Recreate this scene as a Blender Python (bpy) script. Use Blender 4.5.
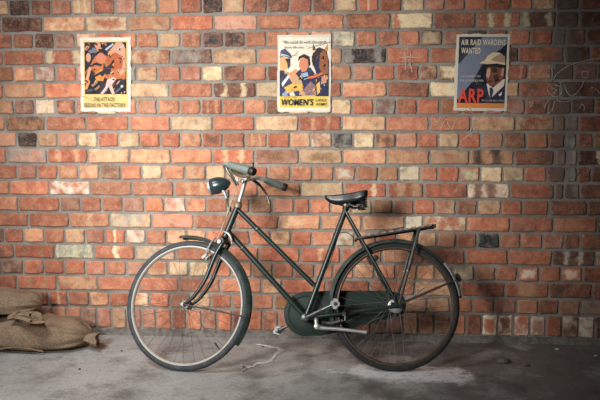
import bpy, math, random
from mathutils import Vector, Matrix, noise
R = math.radians
random.seed(7)
scene = bpy.context.scene
C = scene.collection
for o in list(bpy.data.objects):
    bpy.data.objects.remove(o)

# ------------------------------------------------------------------ camera, world, light
CAM = Vector((0.0, -4.157, 1.242)); YAW, PITCH, FPX = -4.22, 6.19, 750.0
cd = bpy.data.cameras.new('camera'); cam = bpy.data.objects.new('camera', cd); C.objects.link(cam)
cam.location = CAM; cam.rotation_euler = (R(90 - PITCH), 0, R(-YAW))
cd.sensor_width = 36.0; cd.lens = 36.0 * FPX / 600.0
cd.clip_start = 0.05
scene.camera = cam

w = bpy.data.worlds.new('world'); scene.world = w; w.use_nodes = True
w.node_tree.nodes['Background'].inputs[0].default_value = (0.80, 0.90, 1.0, 1)
w.node_tree.nodes['Background'].inputs[1].default_value = 0.030

def spot(name, loc, aim, energy, size, blend, radius, col):
    l = bpy.data.lights.new(name, 'SPOT'); l.energy = energy; l.spot_size = R(size); l.spot_blend = blend
    l.shadow_soft_size = radius; l.color = col
    o = bpy.data.objects.new(name, l); C.objects.link(o); o.location = loc
    o.rotation_euler = (Vector(aim) - Vector(loc)).to_track_quat('-Z', 'Y').to_euler()
    return o
spot('flood_lamp', (-1.85, -3.5, 1.80), (-0.66, 0, 1.02), 860, 54, 1.0, 0.50, (1.0, 1.0, 0.995))

def area(name, loc, aim, energy, size, spread, col):
    l = bpy.data.lights.new(name, 'AREA'); l.energy = energy; l.size = size; l.spread = R(spread); l.color = col
    o = bpy.data.objects.new(name, l); C.objects.link(o); o.location = loc
    o.rotation_euler = (Vector(aim) - Vector(loc)).to_track_quat('-Z', 'Y').to_euler()
area('added_floor_fill', (-2.2, -1.9, 2.9), (-1.55, -0.95, 0), 21, 1.0, 95, (0.96, 0.98, 1.0))  # overhead fill added to brighten the floor at left, no source seen there

scene.view_settings.view_transform = 'Standard'; scene.view_settings.look = 'None'
scene.view_settings.gamma = 1.0; scene.view_settings.use_curve_mapping = False
scene.view_settings.exposure = 0.0

# ------------------------------------------------------------------ pixel -> place
_y, _p = R(YAW), R(PITCH)
FW = Vector((math.sin(_y) * math.cos(_p), math.cos(_y) * math.cos(_p), -math.sin(_p)))
RT = Vector((math.cos(_y), -math.sin(_y), 0)); UP = RT.cross(FW)
def ray(px, py): return FW + RT * ((px - 300) / FPX) - UP * ((py - 200) / FPX)
def on_wall(px, py, y=0.0):
    d = ray(px, py); return CAM + d * ((y - CAM.y) / d.y)
def on_floor(px, py, z=0.0):
    d = ray(px, py); return CAM + d * ((z - CAM.z) / d.z)
def to_px(P):
    d = Vector(P) - CAM; k = d.dot(FW); return 300 + FPX * d.dot(RT) / k, 200 - FPX * d.dot(UP) / k
def wall_x(px, z):
    a = to_px((-2, 0, z))[0]; b = to_px((2, 0, z))[0]; m = to_px((0, 0, z))[0]
    x = -2 + 4 * (px - a) / (b - a)
    for _ in range(8):
        e = to_px((x, 0, z))[0] - px; x -= e / 178.0
    return x

# ------------------------------------------------------------------ materials
def lin(c): c = c / 255.0; return c / 12.92 if c <= 0.04045 else ((c + 0.055) / 1.055) ** 2.4
def rgb(r, g, b, s=1.0): return (lin(r) * s, lin(g) * s, lin(b) * s, 1)
class N:
    def __init__(s, name):
        s.m = bpy.data.materials.new(name); s.m.use_nodes = True; s.t = s.m.node_tree
        s.b = s.t.nodes['Principled BSDF']
    def n(s, typ, **kw):
        o = s.t.nodes.new(typ)
        for k, v in kw.items(): setattr(o, k, v)
        return o
    def l(s, a, b): s.t.links.new(a, b)
    def val(s, sock, v):
        if hasattr(v, 'is_output'): s.l(v, sock)
        else: sock.default_value = v
    def math(s, op, a, b=0.0, clamp=False):
        o = s.n('ShaderNodeMath', operation=op); o.use_clamp = clamp
        s.val(o.inputs[0], a); s.val(o.inputs[1], b); return o.outputs[0]
    def mix(s, f, a, b, mode='MIX'):
        o = s.n('ShaderNodeMix', data_type='RGBA', blend_type=mode)
        s.val(o.inputs[0], f); s.val(o.inputs[6], a); s.val(o.inputs[7], b); return o.outputs[2]
    def noise(s, scale, vec=None, detail=4.0, rough=0.6, dim='3D'):
        o = s.n('ShaderNodeTexNoise'); o.inputs['Scale'].default_value = scale
        o.inputs['Detail'].default_value = detail; o.inputs['Roughness'].default_value = rough
        if vec is not None: s.l(vec, o.inputs['Vector'])
        return o.outputs['Fac']
    def ramp(s, f, lo, hi):
        o = s.n('ShaderNodeMapRange'); o.interpolation_type = 'SMOOTHSTEP'
        s.val(o.inputs[0], f); s.val(o.inputs[1], lo); s.val(o.inputs[2], hi); return o.outputs[0]
    def pos(s): return s.n('ShaderNodeNewGeometry').outputs['Position']
    def obj(s): return s.n('ShaderNodeTexCoord').outputs['Object']
    def bump(s, h, strength=0.5, dist=0.002):
        o = s.n('ShaderNodeBump'); o.inputs['Strength'].default_value = strength
        o.inputs['Distance'].default_value = dist; s.l(h, o.inputs['Height']); s.l(o.outputs[0], s.b.inputs['Normal'])
    def set(s, col=None, rough=None, metal=None, spec=None, coat=None):
        if col is not None: s.val(s.b.inputs['Base Color'], col)
        if rough is not None: s.val(s.b.inputs['Roughness'], rough)
        if metal is not None: s.b.inputs['Metallic'].default_value = metal
        if spec is not None: s.b.inputs['Specular IOR Level'].default_value = spec
        if coat is not None: s.b.inputs['Coat Weight'].default_value = coat; s.b.inputs['Coat Roughness'].default_value = 0.15
        return s.m

def speckled(name, c1, c2, scale, lo, hi, rough, metal=0.0, bump=0.0, coat=None, spec=None):
    k = N(name); f = k.ramp(k.noise(scale, k.obj(), 5, 0.65), lo, hi)
    m = k.set(k.mix(f, c1, c2), rough, metal, spec, coat)
    if bump: k.bump(k.noise(scale * 3, k.obj(), 4), 0.4, bump)
    return m
M = {}
M['green'] = speckled('dark_green_enamel', rgb(17, 36, 32), rgb(44, 52, 45), 24, 0.5, 0.8, 0.40, coat=0.1)
M['mudguard'] = speckled('dull_green_enamel', rgb(44, 58, 52), rgb(84, 88, 78), 18, 0.45, 0.8, 0.42, coat=0.2)
M['case'] = speckled('chain_case_green', rgb(30, 43, 37), rgb(52, 58, 49), 14, 0.5, 0.85, 0.62, spec=0.25)
M['lamp'] = speckled('lamp_green_black', rgb(34, 50, 50), rgb(50, 62, 60), 12, 0.5, 0.9, 0.3, coat=0.4)
M['tyre'] = speckled('tyre_rubber', rgb(48, 52, 56), rgb(74, 78, 80), 30, 0.4, 0.8, 0.75, bump=0.0006)
M['tyre_old'] = speckled('worn_tyre_rubber', rgb(34, 34, 34), rgb(58, 55, 51), 30, 0.45, 0.8, 0.8, bump=0.0006)
M['rim'] = speckled('pale_rim', rgb(190, 184, 170), rgb(140, 128, 112), 16, 0.5, 0.85, 0.4)
M['rim_old'] = speckled('rusty_rim', rgb(104, 86, 66), rgb(68, 54, 42), 16, 0.35, 0.75, 0.55, 0.3)
M['chrome'] = speckled('dull_chrome', rgb(188, 186, 182), rgb(124, 110, 94), 30, 0.5, 0.85, 0.42, 0.7)
M['steel'] = speckled('tarnished_steel', rgb(120, 116, 108), rgb(78, 66, 54), 24, 0.4, 0.75, 0.4, 0.7)
M['crank'] = speckled('dark_crank_steel', rgb(104, 106, 110), rgb(62, 58, 54), 40, 0.4, 0.7, 0.4, 0.7)
M['slat'] = speckled('worn_slat_steel', rgb(150, 144, 132), rgb(92, 84, 74), 40, 0.4, 0.75, 0.6, 0.2)
M['spoke'] = speckled('spoke_steel', rgb(104, 99, 92), rgb(70, 62, 54), 10, 0.4, 0.7, 0.55, 0.3)
M['rust'] = speckled('rusty_brown_steel', rgb(72, 62, 52), rgb(48, 41, 36), 30, 0.4, 0.7, 0.6, 0.3)
M['brass'] = speckled('aged_brass_rod', rgb(146, 134, 114), rgb(96, 82, 66), 30, 0.4, 0.75, 0.5, 0.4)
M['rack'] = speckled('rack_dark_steel', rgb(66, 62, 56), rgb(104, 92, 78), 40, 0.45, 0.75, 0.5, 0.3)
M['black'] = speckled('black_rubber', rgb(24, 24, 25), rgb(40, 40, 40), 20, 0.4, 0.8, 0.5)
M['grip'] = speckled('grey_green_grip', rgb(112, 122, 112), rgb(88, 96, 90), 24, 0.4, 0.8, 0.55)
M['leather'] = speckled('black_leather', rgb(16, 16, 17), rgb(34, 32, 32), 18, 0.4, 0.8, 0.42, coat=0.12)
M['cream'] = speckled('cream_bar', rgb(206, 186, 150), rgb(160, 136, 104), 24, 0.4, 0.8, 0.4)
M['white'] = speckled('white_paint', rgb(214, 212, 202), rgb(150, 144, 130), 24, 0.5, 0.85, 0.45)
M['lens'] = speckled('lamp_glass', rgb(120, 130, 130), rgb(150, 158, 156), 24, 0.4, 0.8, 0.08, 0.3)
M['stone'] = speckled('grey_stone', rgb(120, 112, 104), rgb(92, 84, 76), 60, 0.35, 0.7, 0.9)
M['plaster'] = speckled('white_plaster_dust', rgb(206, 200, 192), rgb(158, 148, 140), 50, 0.35, 0.75, 0.95)
M['blue'] = speckled('blue_scrap', rgb(70, 96, 140), rgb(58, 80, 116), 60, 0.35, 0.7, 0.8)
M['dark'] = speckled('dark_pebble', rgb(40, 38, 38), rgb(60, 56, 52), 60, 0.35, 0.7, 0.8)
M['fillet'] = speckled('dirty_cement', rgb(128, 121, 113), rgb(92, 85, 78), 40, 0.35, 0.7, 0.95, bump=0.004)
M['chalk'] = speckled('chalk', rgb(206, 198, 190), rgb(160, 146, 134), 90, 0.4, 0.7, 0.95)
M['twine'] = speckled('twine', rgb(150, 124, 92), rgb(112, 90, 66), 90, 0.4, 0.7, 0.9)

def burlap():
    k = N('burlap'); p = k.obj()
    mp = k.n('ShaderNodeMapping'); k.l(p, mp.inputs[0])
    w1 = k.n('ShaderNodeTexWave', wave_type='BANDS', bands_direction='X'); w1.inputs['Scale'].default_value = 90; w1.inputs['Distortion'].default_value = 1.5
    w2 = k.n('ShaderNodeTexWave', wave_type='BANDS', bands_direction='Z'); w2.inputs['Scale'].default_value = 90; w2.inputs['Distortion'].default_value = 1.5
    k.l(mp.outputs[0], w1.inputs[0]); k.l(mp.outputs[0], w2.inputs[0])
    weave = k.math('MULTIPLY', w1.outputs['Fac'], w2.outputs['Fac'])
    big = k.ramp(k.noise(6, p, 5), 0.35, 0.7)
    c = k.mix(big, rgb(142, 120, 98), rgb(116, 97, 78))
    c = k.mix(k.ramp(k.noise(140, p, 3), 0.35, 0.7), c, rgb(160, 138, 113))
    c = k.mix(k.math('MULTIPLY', weave, 0.35), c, rgb(90, 74, 58))
    h = k.math('ADD', k.math('MULTIPLY', weave, 0.5), k.noise(45, p, 4))
    k.bump(h, 0.7, 0.003)
    return k.set(c, 0.95, 0.0, 0.2)
M['burlap'] = burlap()

def concrete():
    k = N('concrete_floor'); p = k.pos()
    n1 = k.ramp(k.noise(1.6, p, 6, 0.62), 0.3, 0.7)
    c = k.mix(n1, rgb(150, 148, 143), rgb(178, 175, 169))
    c = k.mix(k.math('MULTIPLY', k.ramp(k.noise(5, p, 8, 0.72), 0.46, 0.68), 0.75), c, rgb(106, 99, 93))
    c = k.mix(k.math('MULTIPLY', k.ramp(k.noise(60, p, 3, 0.6), 0.54, 0.72), 0.55), c, rgb(82, 75, 70))
    c = k.mix(k.math('MULTIPLY', k.ramp(k.noise(150, p, 2, 0.6), 0.55, 0.75), 0.4), c, rgb(176, 168, 160))
    # spilt white powder by the rear wheel, and a fainter dusting under the front of the frame
    sep = k.n('ShaderNodeSeparateXYZ'); k.l(p, sep.inputs[0])
    def blob(cx, cy, rx, ry, amt, sc):
        dx = k.math('DIVIDE', k.math('SUBTRACT', sep.outputs[0], cx), rx)
        dy = k.math('DIVIDE', k.math('SUBTRACT', sep.outputs[1], cy), ry)
        d = k.math('SQRT', k.math('ADD', k.math('MULTIPLY', dx, dx), k.math('MULTIPLY', dy, dy)))
        d = k.math('ADD', d, k.math('MULTIPLY', k.math('SUBTRACT', k.noise(sc, p, 6, 0.7), 0.5), 2.3))
        return k.math('MULTIPLY', k.math('MULTIPLY', k.math('SUBTRACT', 1.0, k.ramp(d, 0.5, 1.0)), amt), k.ramp(k.noise(30, p, 6, 0.75), 0.30, 0.52))
    # broad brown mottling, denser towards the right of the floor
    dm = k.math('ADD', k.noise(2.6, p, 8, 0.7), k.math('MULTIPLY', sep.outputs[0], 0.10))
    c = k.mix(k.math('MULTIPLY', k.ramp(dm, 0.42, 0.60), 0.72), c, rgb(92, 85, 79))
    a = on_floor(425, 374); b = on_floor(380, 371)
    c = k.mix(blob(a.x, a.y, 0.30, 0.15, 0.9, 9), c, rgb(226, 223, 220))
    c = k.mix(blob(b.x, b.y, 0.26, 0.12, 0.75, 11), c, rgb(224, 221, 217))
    h = k.math('ADD', k.math('MULTIPLY', k.noise(70, p, 5), 0.5), k.noise(9, p, 5))
    k.bump(h, 0.55, 0.006)
    return k.set(c, 0.88, 0.0, 0.3)
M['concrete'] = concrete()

def mortar():
    k = N('mortar'); p = k.pos()
    c = k.mix(k.ramp(k.noise(5, p, 5), 0.35, 0.65), rgb(155, 148, 138), rgb(128, 120, 111))
    c = k.mix(k.math('MULTIPLY', k.ramp(k.noise(70, p, 4), 0.5, 0.7), 0.5), c, rgb(108, 100, 92))
    c = k.mix(k.math('MULTIPLY', k.ramp(k.noise(110, p, 3), 0.56, 0.7), 0.4), c, rgb(184, 174, 160))
    k.bump(k.noise(90, p, 5, 0.7), 0.8, 0.005)
    return k.set(c, 0.95, 0.0, 0.2)
M['mortar'] = mortar()

def brick_mat():
    k = N('old_brick'); p = k.pos()
    at = {}
    for a in ('ca', 'cb', 'pat', 'st', 'buv'):
        o = k.n('ShaderNodeAttribute', attribute_name=a); at[a] = o
    pat = k.n('ShaderNodeSeparateXYZ'); k.l(at['pat'].outputs['Vector'], pat.inputs[0])
    st = k.n('ShaderNodeSeparateXYZ'); k.l(at['st'].outputs['Vector'], st.inputs[0])
    uv = k.n('ShaderNodeSeparateXYZ'); k.l(at['buv'].outputs['Vector'], uv.inputs[0])
    off = k.n('ShaderNodeVectorMath', operation='ADD'); k.l(p, off.inputs[0])
    sc = k.n('ShaderNodeVectorMath', operation='SCALE'); k.l(at['buv'].outputs['Vector'], sc.inputs[0]); sc.inputs[3].default_value = 0.0
    cmb = k.n('ShaderNodeCombineXYZ'); k.l(uv.outputs[2], cmb.inputs[0]); k.l(uv.outputs[2], cmb.inputs[2])
    k.l(cmb.outputs[0], off.inputs[1]); q = off.outputs[0]
    wob = k.math('MULTIPLY', k.math('SUBTRACT', k.noise(28, q, 4), 0.5), 0.35)
    u = k.math('ADD', uv.outputs[0], wob)
    # 1 cloudy patches of the second colour
    m1 = k.math('MULTIPLY', k.ramp(k.noise(15, q, 7, 0.68), 0.38, 0.66), pat.outputs[0])
    # 2 two upright kiln marks
    def stripe(s):
        d = k.math('ABSOLUTE', k.math('SUBTRACT', u, s))
        return k.math('SUBTRACT', 1.0, k.ramp(d, k.math('MULTIPLY', st.outputs[2], 0.2), st.outputs[2]))
    m2 = k.math('MULTIPLY', k.math('MAXIMUM', stripe(st.outputs[0]), stripe(st.outputs[1])), pat.outputs[1])
    # 3 a core of the second colour in the middle (or, below zero, round the rim)
    e = k.math('MAXIMUM', k.math('ABSOLUTE', k.math('MULTIPLY', k.math('SUBTRACT', uv.outputs[0], 0.5), 2.0)),
               k.math('ABSOLUTE', k.math('MULTIPLY', k.math('SUBTRACT', uv.outputs[1], 0.5), 2.0)))
    e = k.math('ADD', e, k.math('MULTIPLY', wob, 1.6))
    e2 = k.math('ADD', e, k.math('MULTIPLY', k.math('SUBTRACT', k.noise(18, q, 5, 0.65), 0.5), 1.7))
    core = k.math('SUBTRACT', 1.0, k.ramp(e2, 0.25, 0.95))
    rim = k.ramp(e2, 0.45, 1.0)
    m3 = k.math('ADD', k.math('MULTIPLY', core, k.math('MAXIMUM', pat.outputs[2], 0.0)),
                k.math('MULTIPLY', rim, k.math('MAXIMUM', k.math('MULTIPLY', pat.outputs[2], -1.0), 0.0)))
    mk = k.math('MAXIMUM', k.math('MAXIMUM', m1, m2), m3, True)
    c = k.mix(mk, at['ca'].outputs['Color'], at['cb'].outputs['Color'])
    # grain, pale bloom, soot specks, wear
    lt = k.n('ShaderNodeVectorMath', operation='SCALE'); k.l(c, lt.inputs[0]); lt.inputs[3].default_value = 1.30
    pale = k.mix(0.22, lt.outputs[0], rgb(228, 188, 152))
    c = k.mix(k.math('MULTIPLY', k.ramp(k.noise(22, q, 6, 0.7), 0.44, 0.66), 0.62), c, pale)
    c = k.mix(k.math('MULTIPLY', k.ramp(k.noise(17, off.outputs[0], 5, 0.7), 0.50, 0.68), 0.50), c, rgb(116, 76, 60))
    c = k.mix(k.math('MULTIPLY', k.ramp(k.noise(120, p, 3), 0.56, 0.75), 0.5), c, rgb(92, 64, 54))
    c = k.mix(k.math('MULTIPLY', k.ramp(k.noise(95, q, 3), 0.55, 0.75), 0.4), c, rgb(228, 196, 168))
    c = k.mix(k.math('MULTIPLY', k.ramp(k.noise(45, q, 4, 0.7), 0.52, 0.75), 0.3), c, rgb(150, 128, 112))
    # mortar smeared over the arrises
    sm = k.math('MULTIPLY', k.ramp(k.math('ADD', e, k.math('MULTIPLY', k.math('SUBTRACT', k.noise(40, p, 5, 0.7), 0.5), 1.3)), 0.90, 1.16), 0.8)
    c = k.mix(sm, c, rgb(140, 128, 116))
    # grey cement run down the wall beside the chalk drawings
    sx = k.n('ShaderNodeSeparateXYZ'); k.l(p, sx.inputs[0])
    x0 = on_wall(563, 110).x; x1 = on_wall(592, 110).x
    d1 = k.math('ABSOLUTE', k.math('SUBTRACT', k.math('ADD', sx.outputs[0], k.math('MULTIPLY', k.math('SUBTRACT', k.noise(9, p, 5), 0.5), 0.12)), x0))
    run = k.math('MULTIPLY', k.math('SUBTRACT', 1.0, k.ramp(d1, 0.03, 0.085)), k.ramp(sx.outputs[2], 0.72, 0.86))
    c = k.mix(k.math('MULTIPLY', run, 0.62), c, rgb(104, 98, 90))
    hgt = k.math('ADD', k.noise(60, q, 6, 0.7), k.math('MULTIPLY', k.noise(14, q, 3), 0.8))
    k.bump(hgt, 0.6, 0.004)
    return k.set(c, 0.9, 0.0, 0.25)
M['brick'] = brick_mat()

def print_mat(name, rough=0.75):
    k = N(name); a = k.n('ShaderNodeAttribute', attribute_name='Col')
    f = k.math('MULTIPLY', k.ramp(k.noise(30, k.pos(), 5, 0.7), 0.45, 0.8), 0.18)
    return k.set(k.mix(f, a.outputs['Color'], rgb(170, 140, 100)), rough, 0.0, 0.25)
M['print'] = print_mat('printed_ink')

# ------------------------------------------------------------------ mesh helpers
class MB:
    def __init__(s): s.v = []; s.f = []; s.c = []
    def add(s, vs, fs, col=None):
        b = len(s.v); s.v += [Vector(x) for x in vs]; s.f += [tuple(i + b for i in f) for f in fs]
        s.c += [col] * len(fs); return s
    def box(s, c, d, rot=None):
        c = Vector(c); h = Vector(d) / 2
        vs = [Vector((x * h.x, y * h.y, z * h.z)) for x in (-1, 1) for y in (-1, 1) for z in (-1, 1)]
        if rot is not None: vs = [rot @ q for q in vs]
        return s.add([c + q for q in vs], [(0, 1, 3, 2), (4, 6, 7, 5), (0, 4, 5, 1), (2, 3, 7, 6), (0, 2, 6, 4), (1, 5, 7, 3)])
    def tube(s, pts, r, n=10, cap=True, flat=1.0, closed=False):
        pts = [Vector(q) for q in pts]; m = len(pts)
        rs = r if isinstance(r, (list, tuple)) else [r] * m
        vs = []; fs = []
        t0 = (pts[1] - pts[0]).normalized()
        ref = Vector((0, 1, 0)) if abs(t0.y) < 0.9 else Vector((1, 0, 0))
        a = t0.cross(ref).normalized()
        for i, q in enumerate(pts):
            if closed: t = (pts[(i + 1) % m] - pts[i - 1]).normalized()
            else: t = (pts[min(i + 1, m - 1)] - pts[max(i - 1, 0)]).normalized()
            a = (a - t * a.dot(t)).normalized(); b = t.cross(a)
            for j in range(n):
                th = 2 * math.pi * j / n
                vs.append(q + (a * math.cos(th) + b * math.sin(th) * flat) * rs[i])
        for i in range(m if closed else m - 1):
            for j in range(n):
                i2 = (i + 1) % m
                fs.append((i * n + j, i * n + (j + 1) % n, i2 * n + (j + 1) % n, i2 * n + j))
        if cap and not closed:
            fs.append(tuple(reversed(range(n)))); fs.append(tuple((m - 1) * n + j for j in range(n)))
        return s.add(vs, fs)
    def lathe(s, o, ax, prof, n=32):
        o = Vector(o); ax = Vector(ax).normalized()
        ref = Vector((0, 0, 1)) if abs(ax.z) < 0.9 else Vector((1, 0, 0))
        a = ax.cross(ref).normalized(); b = ax.cross(a)
        vs = []; fs = []; m = len(prof)
        for (d, r) in prof:
            for j in range(n):
                th = 2 * math.pi * j / n
                vs.append(o + ax * d + (a * math.cos(th) + b * math.sin(th)) * max(r, 1e-5))
        for i in range(m - 1):
            for j in range(n):
                fs.append((i * n + j, i * n + (j + 1) % n, (i + 1) * n + (j + 1) % n, (i + 1) * n + j))
        fs.append(tuple(reversed(range(n)))); fs.append(tuple((m - 1) * n + j for j in range(n)))
        return s.add(vs, fs)
    def ring(s, prof, n=96, a0=0, a1=360, rfun=None):
        """closed profile of (radius, y) swept in the xz plane round the y axis"""
        full = abs(a1 - a0) >= 359.9; m = len(prof); k = n if full else n + 1
        vs = []; fs = []
        for i in range(k):
            th = R(a0 + (a1 - a0) * i / n)
            e = rfun(i / n) if rfun else 0
            wsc = 1.0
            for (r, y) in prof: vs.append(Vector(((r + e) * math.cos(th), y * wsc, (r + e) * math.sin(th))))
        for i in range(n):
            i2 = (i + 1) % k
            for j in range(m):
                fs.append((i * m + j, i2 * m + j, i2 * m + (j + 1) % m, i * m + (j + 1) % m))
        if not full:
            fs.append(tuple(range(m))); fs.append(tuple(reversed(range((k - 1) * m, k * m))))
        return s.add(vs, fs)
    def prism(s, pts, d, col=None):
        """polygon pts (3D) pushed along vector d"""
        d = Vector(d); n = len(pts); vs = [Vector(q) for q in pts] + [Vector(q) + d for q in pts]
        fs = [tuple(range(n)), tuple(reversed(range(n, 2 * n)))]
        fs += [(i, i + n, (i + 1) % n + n, (i + 1) % n) for i in range(n)]
        return s.add(vs, fs, col)
    def mesh(s, name, smooth=True):
        me = bpy.data.meshes.new(name); me.from_pydata([tuple(q) for q in s.v], [], s.f)
        if any(c is not None for c in s.c):
            at = me.attributes.new('Col', 'FLOAT_COLOR', 'FACE')
            for i, c in enumerate(s.c): at.data[i].color = c or (1, 1, 1, 1)
        import bmesh
        bm = bmesh.new(); bm.from_mesh(me); bmesh.ops.recalc_face_normals(bm, faces=bm.faces[:])
        bm.to_mesh(me); bm.free()
        if smooth:
            me.polygons.foreach_set('use_smooth', [True] * len(me.polygons))
            me.set_sharp_from_angle(angle=R(40))
        me.update(); return me
def link(name, me, mat, parent=None, Mx=None):
    o = bpy.data.objects.new(name, me); C.objects.link(o)
    if mat is not None and me is not None and not me.materials: me.materials.append(mat)
    if parent is not None: o.parent = parent
    if Mx is not None: o.matrix_basis = Mx
    return o
def build(mb, name, mat, parent=None, Mx=None, smooth=True): return link(name, mb.mesh(name, smooth), M[mat] if isinstance(mat, str) else mat, parent, Mx)
def tag(o, label, cat, group=None):
    o['label'] = label; o['category'] = cat
    if group: o['group'] = group
    return o
def curve(pts, n=6):
    """Catmull-Rom through pts"""
    pts = [Vector(q) for q in pts]; out = []
    P = [2 * pts[0] - pts[1]] + pts + [2 * pts[-1] - pts[-2]]
    for i in range(1, len(P) - 2):
        for j in range(n):
            t = j / n; a, b, c, d = P[i - 1], P[i], P[i + 1], P[i + 2]
            out.append(0.5 * (2 * b + (c - a) * t + (2 * a - 5 * b + 4 * c - d) * t * t + (3 * b - a - 3 * c + d) * t ** 3))
    out.append(pts[-1]); return out

# ------------------------------------------------------------------ the wall
Z0, CH = 0.160, 0.0918
wall = build(MB().box((0, 0.15, 1.25), (7.0, 0.30, 2.6)), 'wall_back', 'mortar', smooth=False)
wall['kind'] = 'structure'
BT = {  # brick bodies as fired
 'R': (176, 103, 78), 'O': (196, 129, 97), 'T': (210, 163, 125), 'Y': (222, 198, 158), 'W': (230, 208, 184),
 'P': (184, 134, 114), 'D': (116, 79, 65), 'K': (54, 53, 56), 'G': (150, 144, 134), 'B': (160, 116, 84), 'N': (78, 52, 43)}
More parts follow.
